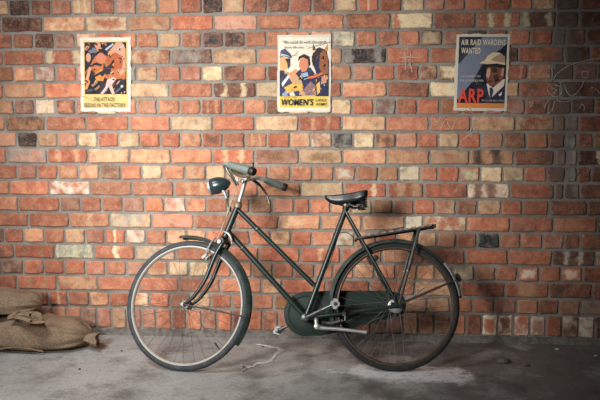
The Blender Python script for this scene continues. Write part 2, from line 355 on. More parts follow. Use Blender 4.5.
# per row: 'edge(px):body[/second colour + pattern]'; pattern c cloudy, s two stripes, m one stripe, o core, r rim, t top half
rows = [
 (0,  '-40 5:R 50:O 93:R 137:P 180:R 224:O 268:R 313:R 357:O 402:R 446:R 490:D 535:R 580:D 626:D'),
 (1,  '-12 9:T/Yc 30.5:K/Dc 51:D/Rc 72:P/Oc 93:T/Ys 115.5:R/Dr 137:P/Rc 158:T/Oc 180:O 202:R/Dc 223:N/Ko 245:T/Or 267:R/Dc 289.5:D/Rc 312:R 335:D/Rc 357.5:Y/Tr 379.5:R/Tm 402.5:R 425:Y/Tc 445:P/Rc 465:R/Pc 487:R 511:R/Dc 532.5:R/Oc 556:T/Nc 579:N/Dc 602:D'),
 (2,  '-41 1.5:O 43:D/No 86:O/Yc 128:Y/Ro 171:O/Tc 214:R/Oc 257.5:P/Oc 301:O/Rr 344.5:O/Rc 390.8:O/Dc 433:Y/Rm2 476:R/Dc 521:R/Ys 556:D/Ys2 579:N 626:D/Nc'),
 (3,  '-9 12.5:R/Dc 34:R/Bc 54.5:D/No 76:P/Dc 97:T 117:O 137:O/Rc 159:O/Rc 181:T/Yc 202:O/Rc 224:D/Ko 245:D/Ko 267:O/Rc 289:O 311:O 332.5:T 355.5:Y/Gc 377:O/Rc 399.5:O/Dc 420:R/Oc 443:Y/Dr 465:P/Rc 487:D 508:R 530:R/Oc 552.5:R/Dc 566:G/Dc 586:D/Nc 608:N/Dc'),
 (4,  '-38 3:R 44.5:R/Bs 86:R/Ys2 128:O 171:R/Yt 213:D/Gc 257.5:T/Bc 301:O/Rm2 343:O/Tc 387:K/Gs2 429.5:R/Oc 473:R/Bc 518:N/Dc 564.5:R/Dc 590:D/Nc 626:R/Dc'),
 (5,  '-7 14:B/Rc 35:O/Tc 56:P/Wc 77:R/Oc 98:T 119:O 137:Y/Gc 158:T/Rc 181:O/Pc 202:P/Rc 223:T/Yc 245:D/Rc 267:O/Rc 289:R/Dc 310:O 331:T 352:T/Oc 374:P/Oo 395.5:R/Oc 419:R/Do 438:D/Tc 460:Y/Dr 482:O 504:R 527.5:R/Tm2 552.5:O/Tc 574:D/Nc 597:P/Dc 620:N'),
 (6,  '-36 4:R 45:T/Oc 86:O/Rc 128:T/Yc 170:T/Yc 213:R/Oc 256:D/Ys 300:Y/Tc 342:R/Oc 387:O/Tc 429.5:R/Dc 473:Y/Tc 504:O 519:T/Yc 560:R/Dc 604:N/Dc'),
 (7,  '-6 14.5:O/Bc 35:D/Pc 56:Y/Wc 76:O/Dr 97:R/Oc 117:Y/Tc 137:R/Oc 157.5:P/Bc 180:O/Tc 201:O/Rc 223:R/Ts 244.5:R/Oc 266:O/Rc 288:D/Bc 310:T 331:T 352:T/Yc 374:R/Oc 396:D/Gc 417.5:O/Rc 440:R/Oc 462:B/Rc 484:R 504:P 525:P/Rc 547.5:R/Do 571:D/Rc 595:D/Nc 618:R/Dc'),
 (8,  '-36 5.5:O 46:B/Kc 87:R/Oc 129.5:O/Rc 171:R/Oc 213:Y/Tc 255:O/Rc 299:Y/Tc 342:R/Ts 386:T/Oc 429.5:R/Oc 471:R/Bc 515:T/Oc 555:R/Yt 565:O/Dc 579:G/Dc 624:D/Rc'),
 (9,  '-4 17:O/Pc 37.5:N/Kc 58:T/Oc 78:O/Pc 98:Y/Tc 119.5:R/Oc 140:T/Yc 160.5:R/Oc 181:R/Oc 202:O/Tc 223:R/Do 245:R/Oc 267.5:O/Ts 290:R/Oc 310.5:O/Tc 332.5:O/Wc 353:K/Gc 374.5:Y/Tc 396:D/Tc 417.5:O/Pc 438:R/Oc 459:T/Yc 481:R/Oc 503:P/Oc 526:D/Bc 548:R/Bc 565:R/Dc 577:G/Dc 593:D/Rc 615:B'),
 (10, '-34 7:R 47.5:G/Pc 88:R/Ts 130:O/Tc 171:T/Oc 212.5:O/Rc 255:R/Ts 299:P/Bo 342.5:T/Bo 387:O/Tc 429.5:O/Tc 469:T/Oc 514:T/Ks3 554:D/Rc 566:G/Oc 577:G 622:N/Ym'),
 (11, '-3 17.5:R/Oc 37.5:P/Rc 58:R/Oc 79:O/To 100:O/Tc 121:D/Bc 142:O/Rc 162.5:T/Pc 185:O/Tc 206:O/Tc 226:Y/Tc 247:T/Rc 268:R/Oc 291:O/Tc 312.5:O/Rc 334.5:O/Rc 356:O/Wo 378:R/Bc 399:O/Bc 420:Y/Wc 438:R/Oc 459.5:R/Oc 480.5:O/Yo 502.5:Y/Tc 524.5:T/Yc 547:R/Oc 565:R/Dc 577:G/Dc 591:D/Rc 613:D'),
 (12, '-31 10:O 49.5:O/Rc 91:R/Wc 132.5:O/Rc 174.5:O/Rc 215:O/Ts 258:R/Oc 300.5:O/Tc 344:T/Yc 387:R/Ym2 424:R/Ts4 467.5:R/Dc 510:W/Ds3 554:R/Oc 564:R/Dc 580:D/Gc 624:D/Rc'),
 (13, '-2 18.5:O/Rc 60:R/Oc 81:P/Bc 102:R/Pc 123:R/Oc 145:P/Rc 164:O 186:P/Wc 207:O/Tc 228:R/Oc 250:R/Oc 272:B/Dc 294:P/Oc 310:R/Oc 331:O/Rc 351:O/Tc 372:Y/Tc 392.5:B/Oc 414:P/Oc 435:R/Oc 456:O/Tc 477.5:D/Bc 501:T/Oc 522.5:O/Rc 549:R/Bc 587:R/Dc 610:D'),  # the two brown bodies carry handlebar and saddle shadow in their colour
 (14, '-11 29:O/Rc 69.5:R/Oc 110:O/Tm 152:T/Gc 194:O/Pc 236:R/Oc 279:R/Oc 321:O/Tc 362.5:O/Tc 405:O/Tc 423.5:Y/Wc 467:R/Yb 510:R/Oc 553:R/Dc 597:R/Oc 640:D'),
 (15, '-16 4.5:D 24:R/Dc 44.5:O/Tc 65:R/Oc 85.5:O/Tc 105:R/Pc 126:R/Ym 146:W/Pc 167:O/Rc 187:O/Tc 207:T/Oc 228:R/Oc 250:R/Dc 271:O/Rc 291:T/Bc 312:O/Rc 335:O/Rc 355:T/Wc 376:O/Rc 397:R 418:B/Tc 437:B/Tc 456:T/Oc 477:R/Pc 499.5:K 520.5:R/Oc 542.5:R/Oc 564:R/Pc 580:R/Dc 603:D/Rc'),
 (16, '-26 14.5:D/Rc 55:R/Bs 94.5:Y/Gc 135:R/Ym4 176:T/Gc 217:R/Oc 259:O/Rc 300:R/Oc 341:R/Tm 382:R/Oc 424:O/Tc 465:R/Dc 508:R/Oc 552:R/Oc 595:D/Ws 638:Y/Tc'),
 (17, '-19 2:R 24:P/Dc 44.5:O/Rc 64.5:R/Oc 86:R/Bc 106:R/Pc 127:R/Oc 147.5:P/Oc 168.5:O/Yc 189:T/Yc 210:T/Yc 231:O/Rc 252:O/Rc 273:T/Oc 294:R/Oc 315:R/Oc 333:O/Rc 354:R/Oc 375:T/Bc 396:R/Oc 417:O/Tc 435:T/Oc 453:O/Tc 474.5:Y/Gc 495.5:B/Pc 517.5:R/Oc 539:R/Wo 561:R/Oc 582.5:R/Wo 605:D/Rc'),
 (18, '-23 17.5:R/Dc 57.5:R/Bs 98:T/Oc 138:R/Oc 179:R/Oc 220.5:R/Oc 262:O/Rc 282:T/Rc 326:R/Oc 370:R/Dc 415:O/Rc 460:T/Rc 505:R/Dc 548.7:R/Tm5 592:D/Rc 636:R/Dc'),
 (19, '-12 8:R 29.5:R/Dc 49:R/Dc 68.5:R/Tm 89.5:R/Oc 109.5:T/Oc 130:R/Oc 150:O/Yc 170:R/Oc 190.5:R/Oc 211:T/Oc 232:R/Oc 253:R/Oc 274:O/Rc 295:R 316:R 338:R/Dc 360:D/Rc 382:R/Dc 405:R 427:P/Tc 450:T/Oc 472.5:R/Oc 494.5:D/Rc 516:P/Rc 538:O/Tc 559:R/Dc 580.5:P/Bc 620:T/Gc'),
]
def parse(code, rnd):
    body, _, sec = code.partition('/')
    ca = BT[body]; cb = BT[sec[0]] if sec else ca
    pat = [0.0, 0.0, 0.0]; st = [0.3, 0.7, 0.09]
    k = sec[1:] if sec else 'c'
    if not sec:
        cb = tuple(min(255, int(c * rnd.uniform(0.8, 1.2))) for c in ca); pat[0] = 0.8
    elif k[0] == 'c': pat[0] = 0.95
    elif k[0] == 's':
        pat[1] = 0.9; v = k[1:] or '1'
        st = {'1': [0.3, 0.7, 0.10], '2': [0.1, 0.82, 0.13], '3': [0.2, 0.56, 0.18], '4': [0.36, 0.8, 0.17]}[v]
        if v in '13' : st = [st[0] + rnd.uniform(-.04, .04), st[1] + rnd.uniform(-.04, .04), st[2]]
    elif k[0] == 'm':
        pat[1] = 0.9; v = k[1:] or '1'
        x = {'1': 0.5, '2': 0.72, '4': 0.55, '5': 0.5}[v]; st = [x, x, 0.10 if v != '5' else 0.4]
        if v == '2' and body == 'Y': st = [0.08, 0.08, 0.16]
    elif k[0] == 'o': pat[2] = 0.95
    elif k[0] == 'r': pat[2] = -0.95
    elif k[0] in 'tb': pat[0] = 0.9
    j = rnd.uniform(0.84, 1.10); hue = rnd.uniform(-0.05, 0.06)
    f = lambda c: tuple(lin(min(255, q * j * (1, 1 + hue, 1 + hue * 1.3)[i])) for i, q in enumerate(c))
    return f(ca), f(cb), pat, st
def brick_geo(x0, x1, z0, z1, rnd, extra=0.0):
    """one brick face with worn arrises: outline 12 pts, bevel ring, sides"""
    n = 3; out = []; j = 0.0034
    W_, H_ = x1 - x0, z1 - z0; ch = 0.0068
    base = []
    for t in (0.0, .33, .67): base.append((x0 + ch + (W_ - 2 * ch) * t, z0))
    base.append((x1 - ch, z0)); base.append((x1, z0 + ch)); base.append((x1, z0 + H_ * .5)); base.append((x1, z1 - ch))
    for t in (0.0, .33, .67): base.append((x1 - ch - (W_ - 2 * ch) * t, z1))
    base.append((x0 + ch, z1)); base.append((x0, z1 - ch)); base.append((x0, z0 + H_ * .5)); base.append((x0, z0 + ch))
    cx, cz = (x0 + x1) / 2, (z0 + z1) / 2
    pts = [(x + rnd.uniform(-j, j), z + rnd.uniform(-j, j)) for x, z in base]
    m = len(pts); yb = 0.02; yf = -0.0085 - rnd.uniform(-.002, .0025) - extra; tilt = rnd.uniform(-.0015, .0015); tz = rnd.uniform(-.0012, .0012)
    vs = []
    for x, z in pts: vs.append((x, yb, z))
    for x, z in pts: vs.append((x, yf + 0.0045 + tilt * (x - cx) / W_ * 2, z))
    for x, z in pts:
        dx, dz = x - cx, z - cz
        kx = 1 - 0.0055 / (W_ / 2); kz = 1 - 0.0055 / (H_ / 2)
        vs.append((cx + dx * kx, yf + tilt * dx / W_ * 2 + tz * dz / H_ * 2, cz + dz * kz))
    fs = []
    for a in (0, m):
        for i in range(m): fs.append((a + i, a + (i + 1) % m, a + m + (i + 1) % m, a + m + i))
    fs.append(tuple(range(2 * m, 3 * m)))
    uv = [((x - x0) / W_, (z - z0) / H_) for x, y, z in vs]
    return vs, fs, uv
def set_attrs(me, per):   # per: list of (ca, cb, pat, st, u, v, seed) per vertex
    n = len(per)
    for nm, sl in (('ca', 0), ('cb', 1), ('pat', 2), ('st', 3)):
        a = me.attributes.new(nm, 'FLOAT_VECTOR', 'POINT'); a.data.foreach_set('vector', [q for p in per for q in p[sl]])
    a = me.attributes.new('buv', 'FLOAT_VECTOR', 'POINT'); a.data.foreach_set('vector', [q for p in per for q in (p[4], p[5], p[6])])
POSTERS = [(80, 37, 131, 111), (277, 35, 331, 112), (456, 34, 508, 111)]
bricks = []   # (visible px area, x0, x1, z0, z1, code)
def vis(px0, px1, py0, py1):
    a = max(0, min(600, px1) - max(0, px0)) * max(0, min(400, py1) - max(0, py0))
    for p in POSTERS:
        a -= max(0, min(p[2], px1) - max(p[0], px0)) * max(0, min(p[3], py1) - max(p[1], py0))
    return a
GX, GZ = 0.0128, 0.0150
spans = {}
for r, s in rows:
    k = 19 - r; za = Z0 + CH * k; zb = za + CH; zm = (za + zb) / 2
    toks = s.split(); prev = float(toks[0]); lo = wall_x(prev, zm)
    for t in toks[1:]:
        e, code = t.split(':'); e = float(e)
        x0, x1 = wall_x(prev, zm) + GX / 2, wall_x(e, zm) - GX / 2
        pa = to_px((x0, 0, zb)); pb = to_px((x1, 0, za))
        bricks.append([vis(pa[0], pb[0], pa[1], pb[1]), x0, x1, za + GZ / 2, zb - GZ / 2, code]); prev = e
    spans[r] = (lo, wall_x(prev, zm))
# bottom course: bricks on edge
lowc = 'R/Pc P/Oc R/Oc P/Rc O/Pc R/Oc P/Dc R/Pc T/Oc O/Pc P/Rc R/Oc R/Dc O/Rc R/Pc R/Oc D/Rc R/Oc R/Dc'.split()
edges = []
x = -6.0
while x < 640:
    edges.append(x); x += 14.6 + 1.7 * max(0, x) / 600
rnd = random.Random(3)
for i in range(len(edges) - 1):
    zm = 0.1; x0, x1 = wall_x(edges[i], zm) + 0.006, wall_x(edges[i + 1], zm) - 0.006
    code = lowc[i % len(lowc)]
    if edges[i] > 470: code = ['R/Wr', 'D/Wr', 'R/Wc', 'P/Wr', 'R/Dc', 'D/Wc', 'W/Rc', 'N/Dc'][i % 8]
    pa = to_px((x0, 0, 0.153)); pb = to_px((x1, 0, 0.05))
    a = vis(pa[0], pb[0], pa[1], pb[1]) * (0.3 if pa[0] < 60 else 1)
    bricks.append([a, x0, x1, 0.036 + rnd.uniform(0, .006), 0.153, code])
# the wall goes on beyond the frame on either side and above
far = []
codes = ['R/Oc', 'O/Rc', 'R/Dc', 'T/Oc', 'O/Tc', 'P/Rc', 'R/Ts', 'D/Rc', 'R']
for r in range(-4, 20):
    k = 19 - r; za = Z0 + CH * k + GZ / 2; zb = Z0 + CH * (k + 1) - GZ / 2
    wd = 0.24 if r % 2 == 0 else 0.12
    if r >= 0: sides = [(-3.4, spans[r][0]), (spans[r][1], 3.4)]
    else: sides = [(-3.4, 3.4)]
    for a, b in sides:
        n = max(1, round((b - a) / wd)); d = (b - a) / n
        for i in range(n): far.append([0, a + i * d + GX / 2, a + (i + 1) * d - GX / 2, za, zb, rnd.choice(codes)])
bricks.sort(key=lambda q: -q[0])
single, rest = bricks[:300], bricks[300:] + far
rnd = random.Random(11)
for b in single:
    vs, fs, uv = brick_geo(b[1], b[2], b[3], b[4], rnd); ca, cb, pat, st = parse(b[5], rnd); sd = rnd.uniform(0, 50)
    cx, cz = (b[1] + b[2]) / 2, (b[3] + b[4]) / 2
    me = bpy.data.meshes.new('brick'); me.from_pydata([(x - cx, y, z - cz) for x, y, z in vs], [], fs)
    set_attrs(me, [(ca, cb, pat, st, q[0], q[1], sd) for q in uv])
    me.materials.append(M['brick']); me.update()
    link('brick', me, None, wall, Matrix.Translation((cx, 0, cz)))
V = []; F = []; A = []
for b in rest:
    vs, fs, uv = brick_geo(b[1], b[2], b[3], b[4], rnd); ca, cb, pat, st = parse(b[5], rnd); sd = rnd.uniform(0, 50)
    n = len(V); V += vs; F += [tuple(i + n for i in f) for f in fs]; A += [(ca, cb, pat, st, q[0], q[1], sd) for q in uv]
me = bpy.data.meshes.new('bricks'); me.from_pydata(V, [], F); set_attrs(me, A); me.materials.append(M['brick']); me.update()
o = link('bricks', me, None, wall); o['kind'] = 'stuff'
# rough cement fillet where wall meets floor
mb = MB(); n = 220; vs = []; fs = []
for i in range(n + 1):
    x = -3.4 + 6.8 * i / n
    nz = noise.noise(Vector((x * 9, 0, 0))); n2 = noise.noise(Vector((x * 23, 5, 0)))
    vs += [(x, 0.0, 0.034 + 0.005 * n2), (x, -0.011 + 0.003 * nz, 0.028 + 0.006 * n2), (x, -0.014 + 0.004 * n2, 0.010 + 0.005 * nz), (x, -0.022 + 0.010 * nz, -0.002)]
for i in range(n):
    for j in range(3): a = i * 4 + j; fs.append((a, a + 4, a + 5, a + 1))
build(mb.add(vs, fs), 'cement_fillet', 'fillet', wall)

# chalk scribbles on the bricks at the right
def ribbon(mb, pts, wd, y, rnd=random.Random(5)):
    pts = curve(pts, 5); n = len(pts); vs = []; fs = []
    for i, q in enumerate(pts):
        t = (pts[min(i + 1, n - 1)] - pts[max(i - 1, 0)]).normalized(); s = Vector((-t.z, 0, t.x)) * wd * rnd.uniform(0.3, 0.65)
        vs += [q + s + Vector((0, y, 0)), q - s + Vector((0, y, 0)), q - s + Vector((0, y + .002, 0)), q + s + Vector((0, y + .002, 0))]
    for i in range(n - 1):
        for j in range(4): fs.append((i * 4 + j, (i + 1) * 4 + j, (i + 1) * 4 + (j + 1) % 4, i * 4 + (j + 1) % 4))
    fs += [(0, 1, 2, 3), tuple(range((n - 1) * 4 + 3, (n - 1) * 4 - 1, -1))]
    mb.add(vs, fs)
for pts in ([(556, 74), (566, 67), (577, 63), (588, 60), (600, 58)], [(543, 70), (547, 75), (552, 80), (556, 74)], [(551, 68), (552, 75), (550, 82)],
            [(564, 84), (566, 91), (570, 96), (575, 94), (580, 88), (584, 80)], [(581, 72), (587, 72), (587, 77), (582, 77.5), (581, 72)],
            [(590, 87), (595, 89), (600, 94)], [(549, 84), (547, 90), (551, 95), (556, 97), (561, 93), (560, 87), (554, 85)],
            [(551, 88), (556, 90), (552, 94)], [(554, 101), (553, 106), (551, 111), (548, 113)], [(547, 101), (544, 108)],
            [(529, 102), (532, 103), (530, 107), (529, 102)], [(579, 108), (581, 104), (584, 107), (583, 111)], [(556, 100), (562, 102), (570, 101)],
            [(404, 52), (406, 60), (405, 70)], [(411, 50), (410, 62), (412, 72)], [(399, 58), (408, 57), (418, 58)],
            [(434, 118), (437, 122), (441, 117)], [(440, 129), (446, 119), (448, 125), (450, 127)], [(452, 130), (455, 121), (458, 118)], [(470, 131), (476, 121), (480, 117)], [(462, 140), (470, 134), (477, 132)]):
    mb = MB(); ribbon(mb, [on_wall(a, b) for a, b in pts], 0.0032, -0.0118); build(mb, 'chalk_line', 'chalk', wall)

# ------------------------------------------------------------------ the floor
mb = MB(); NX, NY = 60, 40; vs = []; fs = []
for j in range(NY + 1):
    for i in range(NX + 1):
        x = -3.5 + 7 * i / NX; y = -5.0 + 5.0 * j / NY
        vs.append((x, y, -0.002 + 0.0025 * noise.noise(Vector((x * 2, y * 2, 1)))))
for j in range(NY):
    for i in range(NX): a = j * (NX + 1) + i; fs.append((a, a + 1, a + NX + 2, a + NX + 1))
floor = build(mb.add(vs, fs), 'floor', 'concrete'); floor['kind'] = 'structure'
# a dribble of white plaster trodden into the floor
mb = MB(); rnd = random.Random(21)
pts = curve([on_floor(a, b) for a, b in ((256, 344.5), (264, 345.5), (272, 347), (280.5, 349), (277, 354), (273, 359), (267, 362.5), (258, 363.5), (253, 366), (247, 368), (242, 371.5))], 8)
wd = [0.008, 0.012, 0.012, 0.022, 0.014, 0.013, 0.011, 0.010, 0.012, 0.008, 0.006]
vs = []; fs = []; n = len(pts)
for i, q in enumerate(pts):
    t = (pts[min(i + 1, n - 1)] - pts[max(i - 1, 0)]).normalized(); s = Vector((-t.y, t.x, 0)); w_ = wd[min(len(wd) - 1, i // 8)] * 1.0
    a, b = rnd.uniform(.3, 1.2) * w_, rnd.uniform(.3, 1.2) * w_
    for d, z in ((a, 0.0005), (a * .5, 0.004), (-b * .5, 0.004), (-b, 0.0005)): vs.append(q + s * d + Vector((0, 0, z)))
for i in range(n - 1):
    for j in range(3): fs.append((i * 4 + j, i * 4 + j + 1, (i + 1) * 4 + j + 1, (i + 1) * 4 + j))
build(mb.add(vs, fs), 'plaster_streak', 'plaster', floor)

def rock(name, px, py, size, mat, label, cat, seed):
    p = on_floor(px, py); mb = MB(); rnd = random.Random(seed)
    n, m = 10, 6; vs = []; fs = []
    for i in range(m + 1):
        ph = math.pi * i / m
        for j in range(n):
            th = 2 * math.pi * j / n
            d = Vector((math.sin(ph) * math.cos(th), math.sin(ph) * math.sin(th), math.cos(ph)))
            k = 1 + 0.35 * noise.noise(d * 1.7 + Vector((seed * 3.1, 0, 0)))
            vs.append(Vector((d.x * size[0] * k, d.y * size[1] * k, max(-0.7 * size[2], d.z * size[2] * k))))
    for i in range(m):
        for j in range(n): fs.append((i * n + j, i * n + (j + 1) % n, (i + 1) * n + (j + 1) % n, (i + 1) * n + j))
    o = build(mb.add(vs, fs), name, mat, None, Matrix.Translation((p.x, p.y, size[2] * 0.66)))
    return tag(o, label, cat)

# ------------------------------------------------------------------ the bicycle
PF, PR = Vector((-0.83, -0.611, 0)), Vector((0.20, -0.537, 0)); LEAN = R(14.0)
eu = (PR - PF).normalized(); ALPHA = math.atan2(eu.y, eu.x)
bike = bpy.data.objects.new('bicycle', None); C.objects.link(bike)
ROOT = Matrix.Translation(PF) @ Matrix.Rotation(ALPHA, 4, 'Z') @ Matrix.Rotation(-LEAN, 4, 'X')
bike.location = PF; bike.rotation_euler = (-LEAN, 0, ALPHA); bike.empty_display_size = 0.2
tag(bike, 'old dark green roadster bicycle with black leather saddle leaning by the brick wall', 'bicycle')
def bp(px, py, w=0.0, S=None):
    Mx = ROOT @ (S if S is not None else Matrix()); I = Mx.inverted()
    a = I @ CAM; d = I.to_3x3() @ ray(px, py); t = (-w - a.y) / d.y
    return a + d * t
# steering: axis along the head tube, bars turned towards the wall
H0, H1 = bp(245, 179), bp(225, 237); sax = (H0 - H1).normalized(); STEER = R(-15)
S = Matrix.Translation(H0) @ Matrix.Rotation(STEER, 4, sax) @ Matrix.Translation(-H0)
def sp(px, py, w=0.0): return bp(px, py, w, S)
def part(mb, name, mat, parent=None, st=False):
    o = build(mb, name, mat, parent or bike, S if (st and parent is None) else None); return o
fh = sp(186.8, 305.0); rh = bp(395.3, 306.0)
RF = fh.z; RR = rh.z
print('BIKE', 'fh', fh, 'rh', rh, 'grips', [sp(*q) for q in ((229, 165, .235), (255, 172, .255), (265, 180, -.235), (286, 187.5, -.255))], 'H', H0, H1)
DEBUG_TOP = ROOT @ S @ sp(286, 187.5, -.255); print('far grip end world', DEBUG_TOP)

def wheel(c, Rr, tw, n_spoke, mats, Mx, valve_deg, hub_r, hub_w):
    rim_r = Rr - 2 * tw * 0.93
    # rim: shallow channel
    pr = [(rim_r + .006, -.013), (rim_r + .006, .013), (rim_r + .001, .0145), (rim_r - .001, .012), (rim_r - .0045, .006), (rim_r - .0055, 0), (rim_r - .0045, -.006), (rim_r - .001, -.012), (rim_r + .001, -.0145)]
    pt = Matrix.Translation(c)
    wob = build(MB().ring(pr, 96), 'wheel', mats[1], bike, Mx @ pt)
    k = 14; prof = []
    for i in range(k):
        th = 2 * math.pi * i / k
        prof.append((rim_r + tw * 0.95 + tw * math.cos(th), tw * 0.98 * math.sin(th)))
    build(MB().ring(prof, 120), 'tyre', mats[0], wob)
    hb = MB().lathe((0, -hub_w, 0), (0, 1, 0), [(0, .006), (.004, hub_r), (.009, hub_r), (.016, hub_r * .6), (hub_w, hub_r * .5), (2 * hub_w - .016, hub_r * .6), (2 * hub_w - .009, hub_r), (2 * hub_w - .004, hub_r), (2 * hub_w, .006)], 24)
    hb.lathe((0, -.064, 0), (0, 1, 0), [(.008, .005), (.120, .005)], 10)
    for sgn in (-1, 1): hb.lathe((0, sgn * .057 - .004, 0), (0, 1, 0), [(0, .010), (.008, .010)], 6)
    build(hb, 'hub', mats[2], wob)
    # crossed spokes: four meshes, turned round the axle
    base = []
    for side in (-1, 1):
        for lean in (-1, 1):
            a = R(58) * lean
            p0 = Vector((hub_r * .86 * math.cos(a), side * (hub_w - .005), hub_r * .86 * math.sin(a)))
            base.append(MB().tube([p0, Vector((rim_r - .006, side * .003, 0))], .0011, 5).mesh('spoke'))
    for i in range(n_spoke):
        link('spoke', base[i % 4], M['spoke'], wob, Matrix.Rotation(-2 * math.pi * i / n_spoke, 4, 'Y'))
    v = R(valve_deg); d = Vector((math.cos(v), 0, math.sin(v)))
    build(MB().tube([d * (rim_r - .008), d * (rim_r - .03), d * (rim_r - .031), d * (rim_r - .052)], [.0035, .0035, .005, .0045], 8), 'valve', 'black', wob)
    return wob
wf = wheel(fh, RF, .0170, 32, ('tyre', 'rim', 'steel'), S, -50, .022, .036)
wr = wheel(rh, RR, .0175, 40, ('tyre_old', 'rim_old', 'chrome'), Matrix(), 120, .034, .044)
# hub gear flange and sprocket nut seen on the near side of the rear hub
mb = MB().lathe((0, -.050, 0), (0, 1, 0), [(0, .018), (.002, .027), (.010, .029), (.012, .016)], 28)
build(mb, 'hub_flange', 'chrome', wr)

# frame tubes
bb = bp(305.5, 317.5)
def tube2(name, a, b, r, mat='green', n=14, parent=None):
    return part(MB().tube([a, b], r, n), name, mat, parent)
htop, hbot = bp(238.0, 205.5), bp(224.5, 238)
ht = part(MB().tube([htop, hbot], .0165, 16), 'head_tube', 'green')
part(MB().lathe(htop, sax, [(-.012, .017), (-.012, .020), (.004, .021), (.012, .017), (.02, .014)], 20), 'headset', 'brass', ht)
part(MB().lathe(hbot, sax, [(-.016, .018), (-.012, .022), (.004, .022), (.008, .018)], 20), 'headset', 'steel', ht)
seat_top = bp(345.2, 210)
tube2('top_tube', bp(237, 209), bp(314.5, 285.5), .0125)
tube2('down_tube', bp(228.5, 232), bp(304, 315.5), .0140)
tube2('seat_tube', bp(345.5, 210), bb, .0140)
for t, (a, b) in enumerate((((237, 209), (235.5, 207)), )):
    pass
part(MB().lathe(bb + Vector((0, -.036, 0)), (0, 1, 0), [(0, .016), (.002, .021), (.070, .021), (.072, .016)], 24), 'bottom_bracket', 'green')
# band clips on the two tubes
for (a, b, q) in (((237, 209), (314.5, 285.5), .26), ((228.5, 232), (304, 315.5), .19)):
    A_, B_ = bp(*a), bp(*b); d = (B_ - A_).normalized(); c = A_.lerp(B_, q)
    part(MB().lathe(c, d, [(-.004, .0145), (-.003, .0165), (.003, .0165), (.004, .0145)], 16), 'cable_clip', 'steel')
cl = bp(345.6, 212)
for s in (-1, 1):
    part(MB().tube(curve([cl + Vector((.0, s * .015, 0)), cl + Vector((.02, s * .024, -.037)), rh + Vector((-.03, -s * -.056, .075)) , rh + Vector((0, s * .058, 0))], 5), .0075, 10), 'seat_stay', 'green')
    c0 = bb + Vector((.018, s * .026, 0)); c1 = rh + Vector((0, s * .058, 0))
    part(MB().tube(curve([c0, c0.lerp(c1, .3) + Vector((0, s * .006, 0)), c1], 5), [.011] * 6 + [.009] * 5, 10), 'chain_stay', 'green')
    part(MB().box(rh + Vector((-.004, s * .060, .004)), (.05, .005, .028)), 'dropout', 'green')
part(MB().tube([seat_top, seat_top + (seat_top - bb).normalized() * .03], .0175, 16), 'seat_lug', 'green')
part(MB().tube([seat_top, seat_top + (seat_top - bb).normalized() * .052], .0125, 14), 'seat_post', 'steel')

# fork (turns with the bars)
crown = S.inverted() @ hbot
fk = MB(); fk.tube([crown + Vector((0.002, -.055, -.020)), crown + Vector((0, -.02, -.012)), crown + Vector((0, .02, -.012)), crown + Vector((.002, .055, -.020))], [.013, .017, .017, .013], 14)
fkc = part(fk, 'fork_crown', 'green', None, True)
near = [sp(a, b, .044) for a, b in ((223.5, 241), (217, 252), (211, 265.5), (205.5, 279), (199, 289.5), (191.5, 298.5), (185.5, 305))]
near[-1] = Vector((fh.x, near[-1].y, fh.z))
for s in (-1, 1):
    pts = curve([Vector((q.x, -s * (.044 if i_ else .040), q.z)) for i_, q in enumerate(near)], 4); n = len(pts)
    part(MB().tube(pts, [.0125 - .005 * i / (n - 1) for i in range(n)], 12), 'fork_blade', 'green', None, True)
# crown bolt and chrome lug
part(MB().lathe(sp(219, 241.5, .066), (0, 1, 0), [(-.004, .006), (-.003, .0095), (.004, .0095), (.012, .005)], 16), 'lamp_boss', 'white', None, True)
part(MB().tube(curve([sp(224, 231.5, .024), sp(228.5, 234, .028), sp(231, 238, .026), sp(232, 244, .02)], 4), [.005, .006, .007, .007, .007, .007, .008, .007, .006, .006, .005, .004, .004], 10), 'brake_crank', 'chrome', None, True)

# mudguards
def guard(name, c, r, a0, a1, hw, mat, Mx, lift=None, drop=.016):
    k = 8; prof = []
    for i in range(k + 1):
        t = -1 + 2 * i / k; prof.append((r - drop * t * t, hw * t))
    for i in range(k, -1, -1):
        t = -1 + 2 * i / k; prof.append((r - drop * t * t - .0016, hw * t * .97))
    return build(MB().ring(prof, 72, a0, a1, lift), name, mat, bike, Mx @ Matrix.Translation(c))
gf = guard('mudguard', fh, RF + .020, 98, -36, .030, 'mudguard', S, lambda t: .014 * max(0, 1 - t * 4), .018)
gr = guard('mudguard', rh, RR + .017, 196, 7, .033, 'mudguard', Matrix(), None, .019)
# white blackout patch and rear reflector on the tail of the rear mudguard
ts = [-1 + .2 * i for i in range(11)]
prof = [(RR + .0182 - .019 * t * t, .0345 * t) for t in ts] + [(RR + .0165 - .019 * t * t, .032 * t) for t in reversed(ts)]
o = build(MB().ring(prof, 20, 41, 9), 'white_patch', 'white', gr); o['label'] = 'white painted patch on mudguard tail'
th = R(24); d = Vector((math.cos(th), 0, math.sin(th)))
build(MB().lathe(d * (RR + .012), d, [(0, .008), (.008, .008), (.010, .022), (.022, .022), (.026, .015), (.027, .002)], 24), 'rear_reflector', 'black', gr)
def stays(g, deg, r, hw, split, mat, n=1):
    for s in (-1, 1):
        for e in (split if isinstance(split, tuple) else (0,)):
            th = R(deg + e); d = Vector((math.cos(th), 0, math.sin(th)))
            build(MB().tube([Vector((0.0, s * .062, 0)) + d * .006, d * (r * .55) + Vector((0, s * .045, 0)), d * r + Vector((0, s * hw, 0))], .0042, 7), 'stay', mat, g)
stays(gf, -11, RF + .008, .030, (0,), 'rust')
stays(gr, 23, RR + .004, .030, (0,), 'rust')
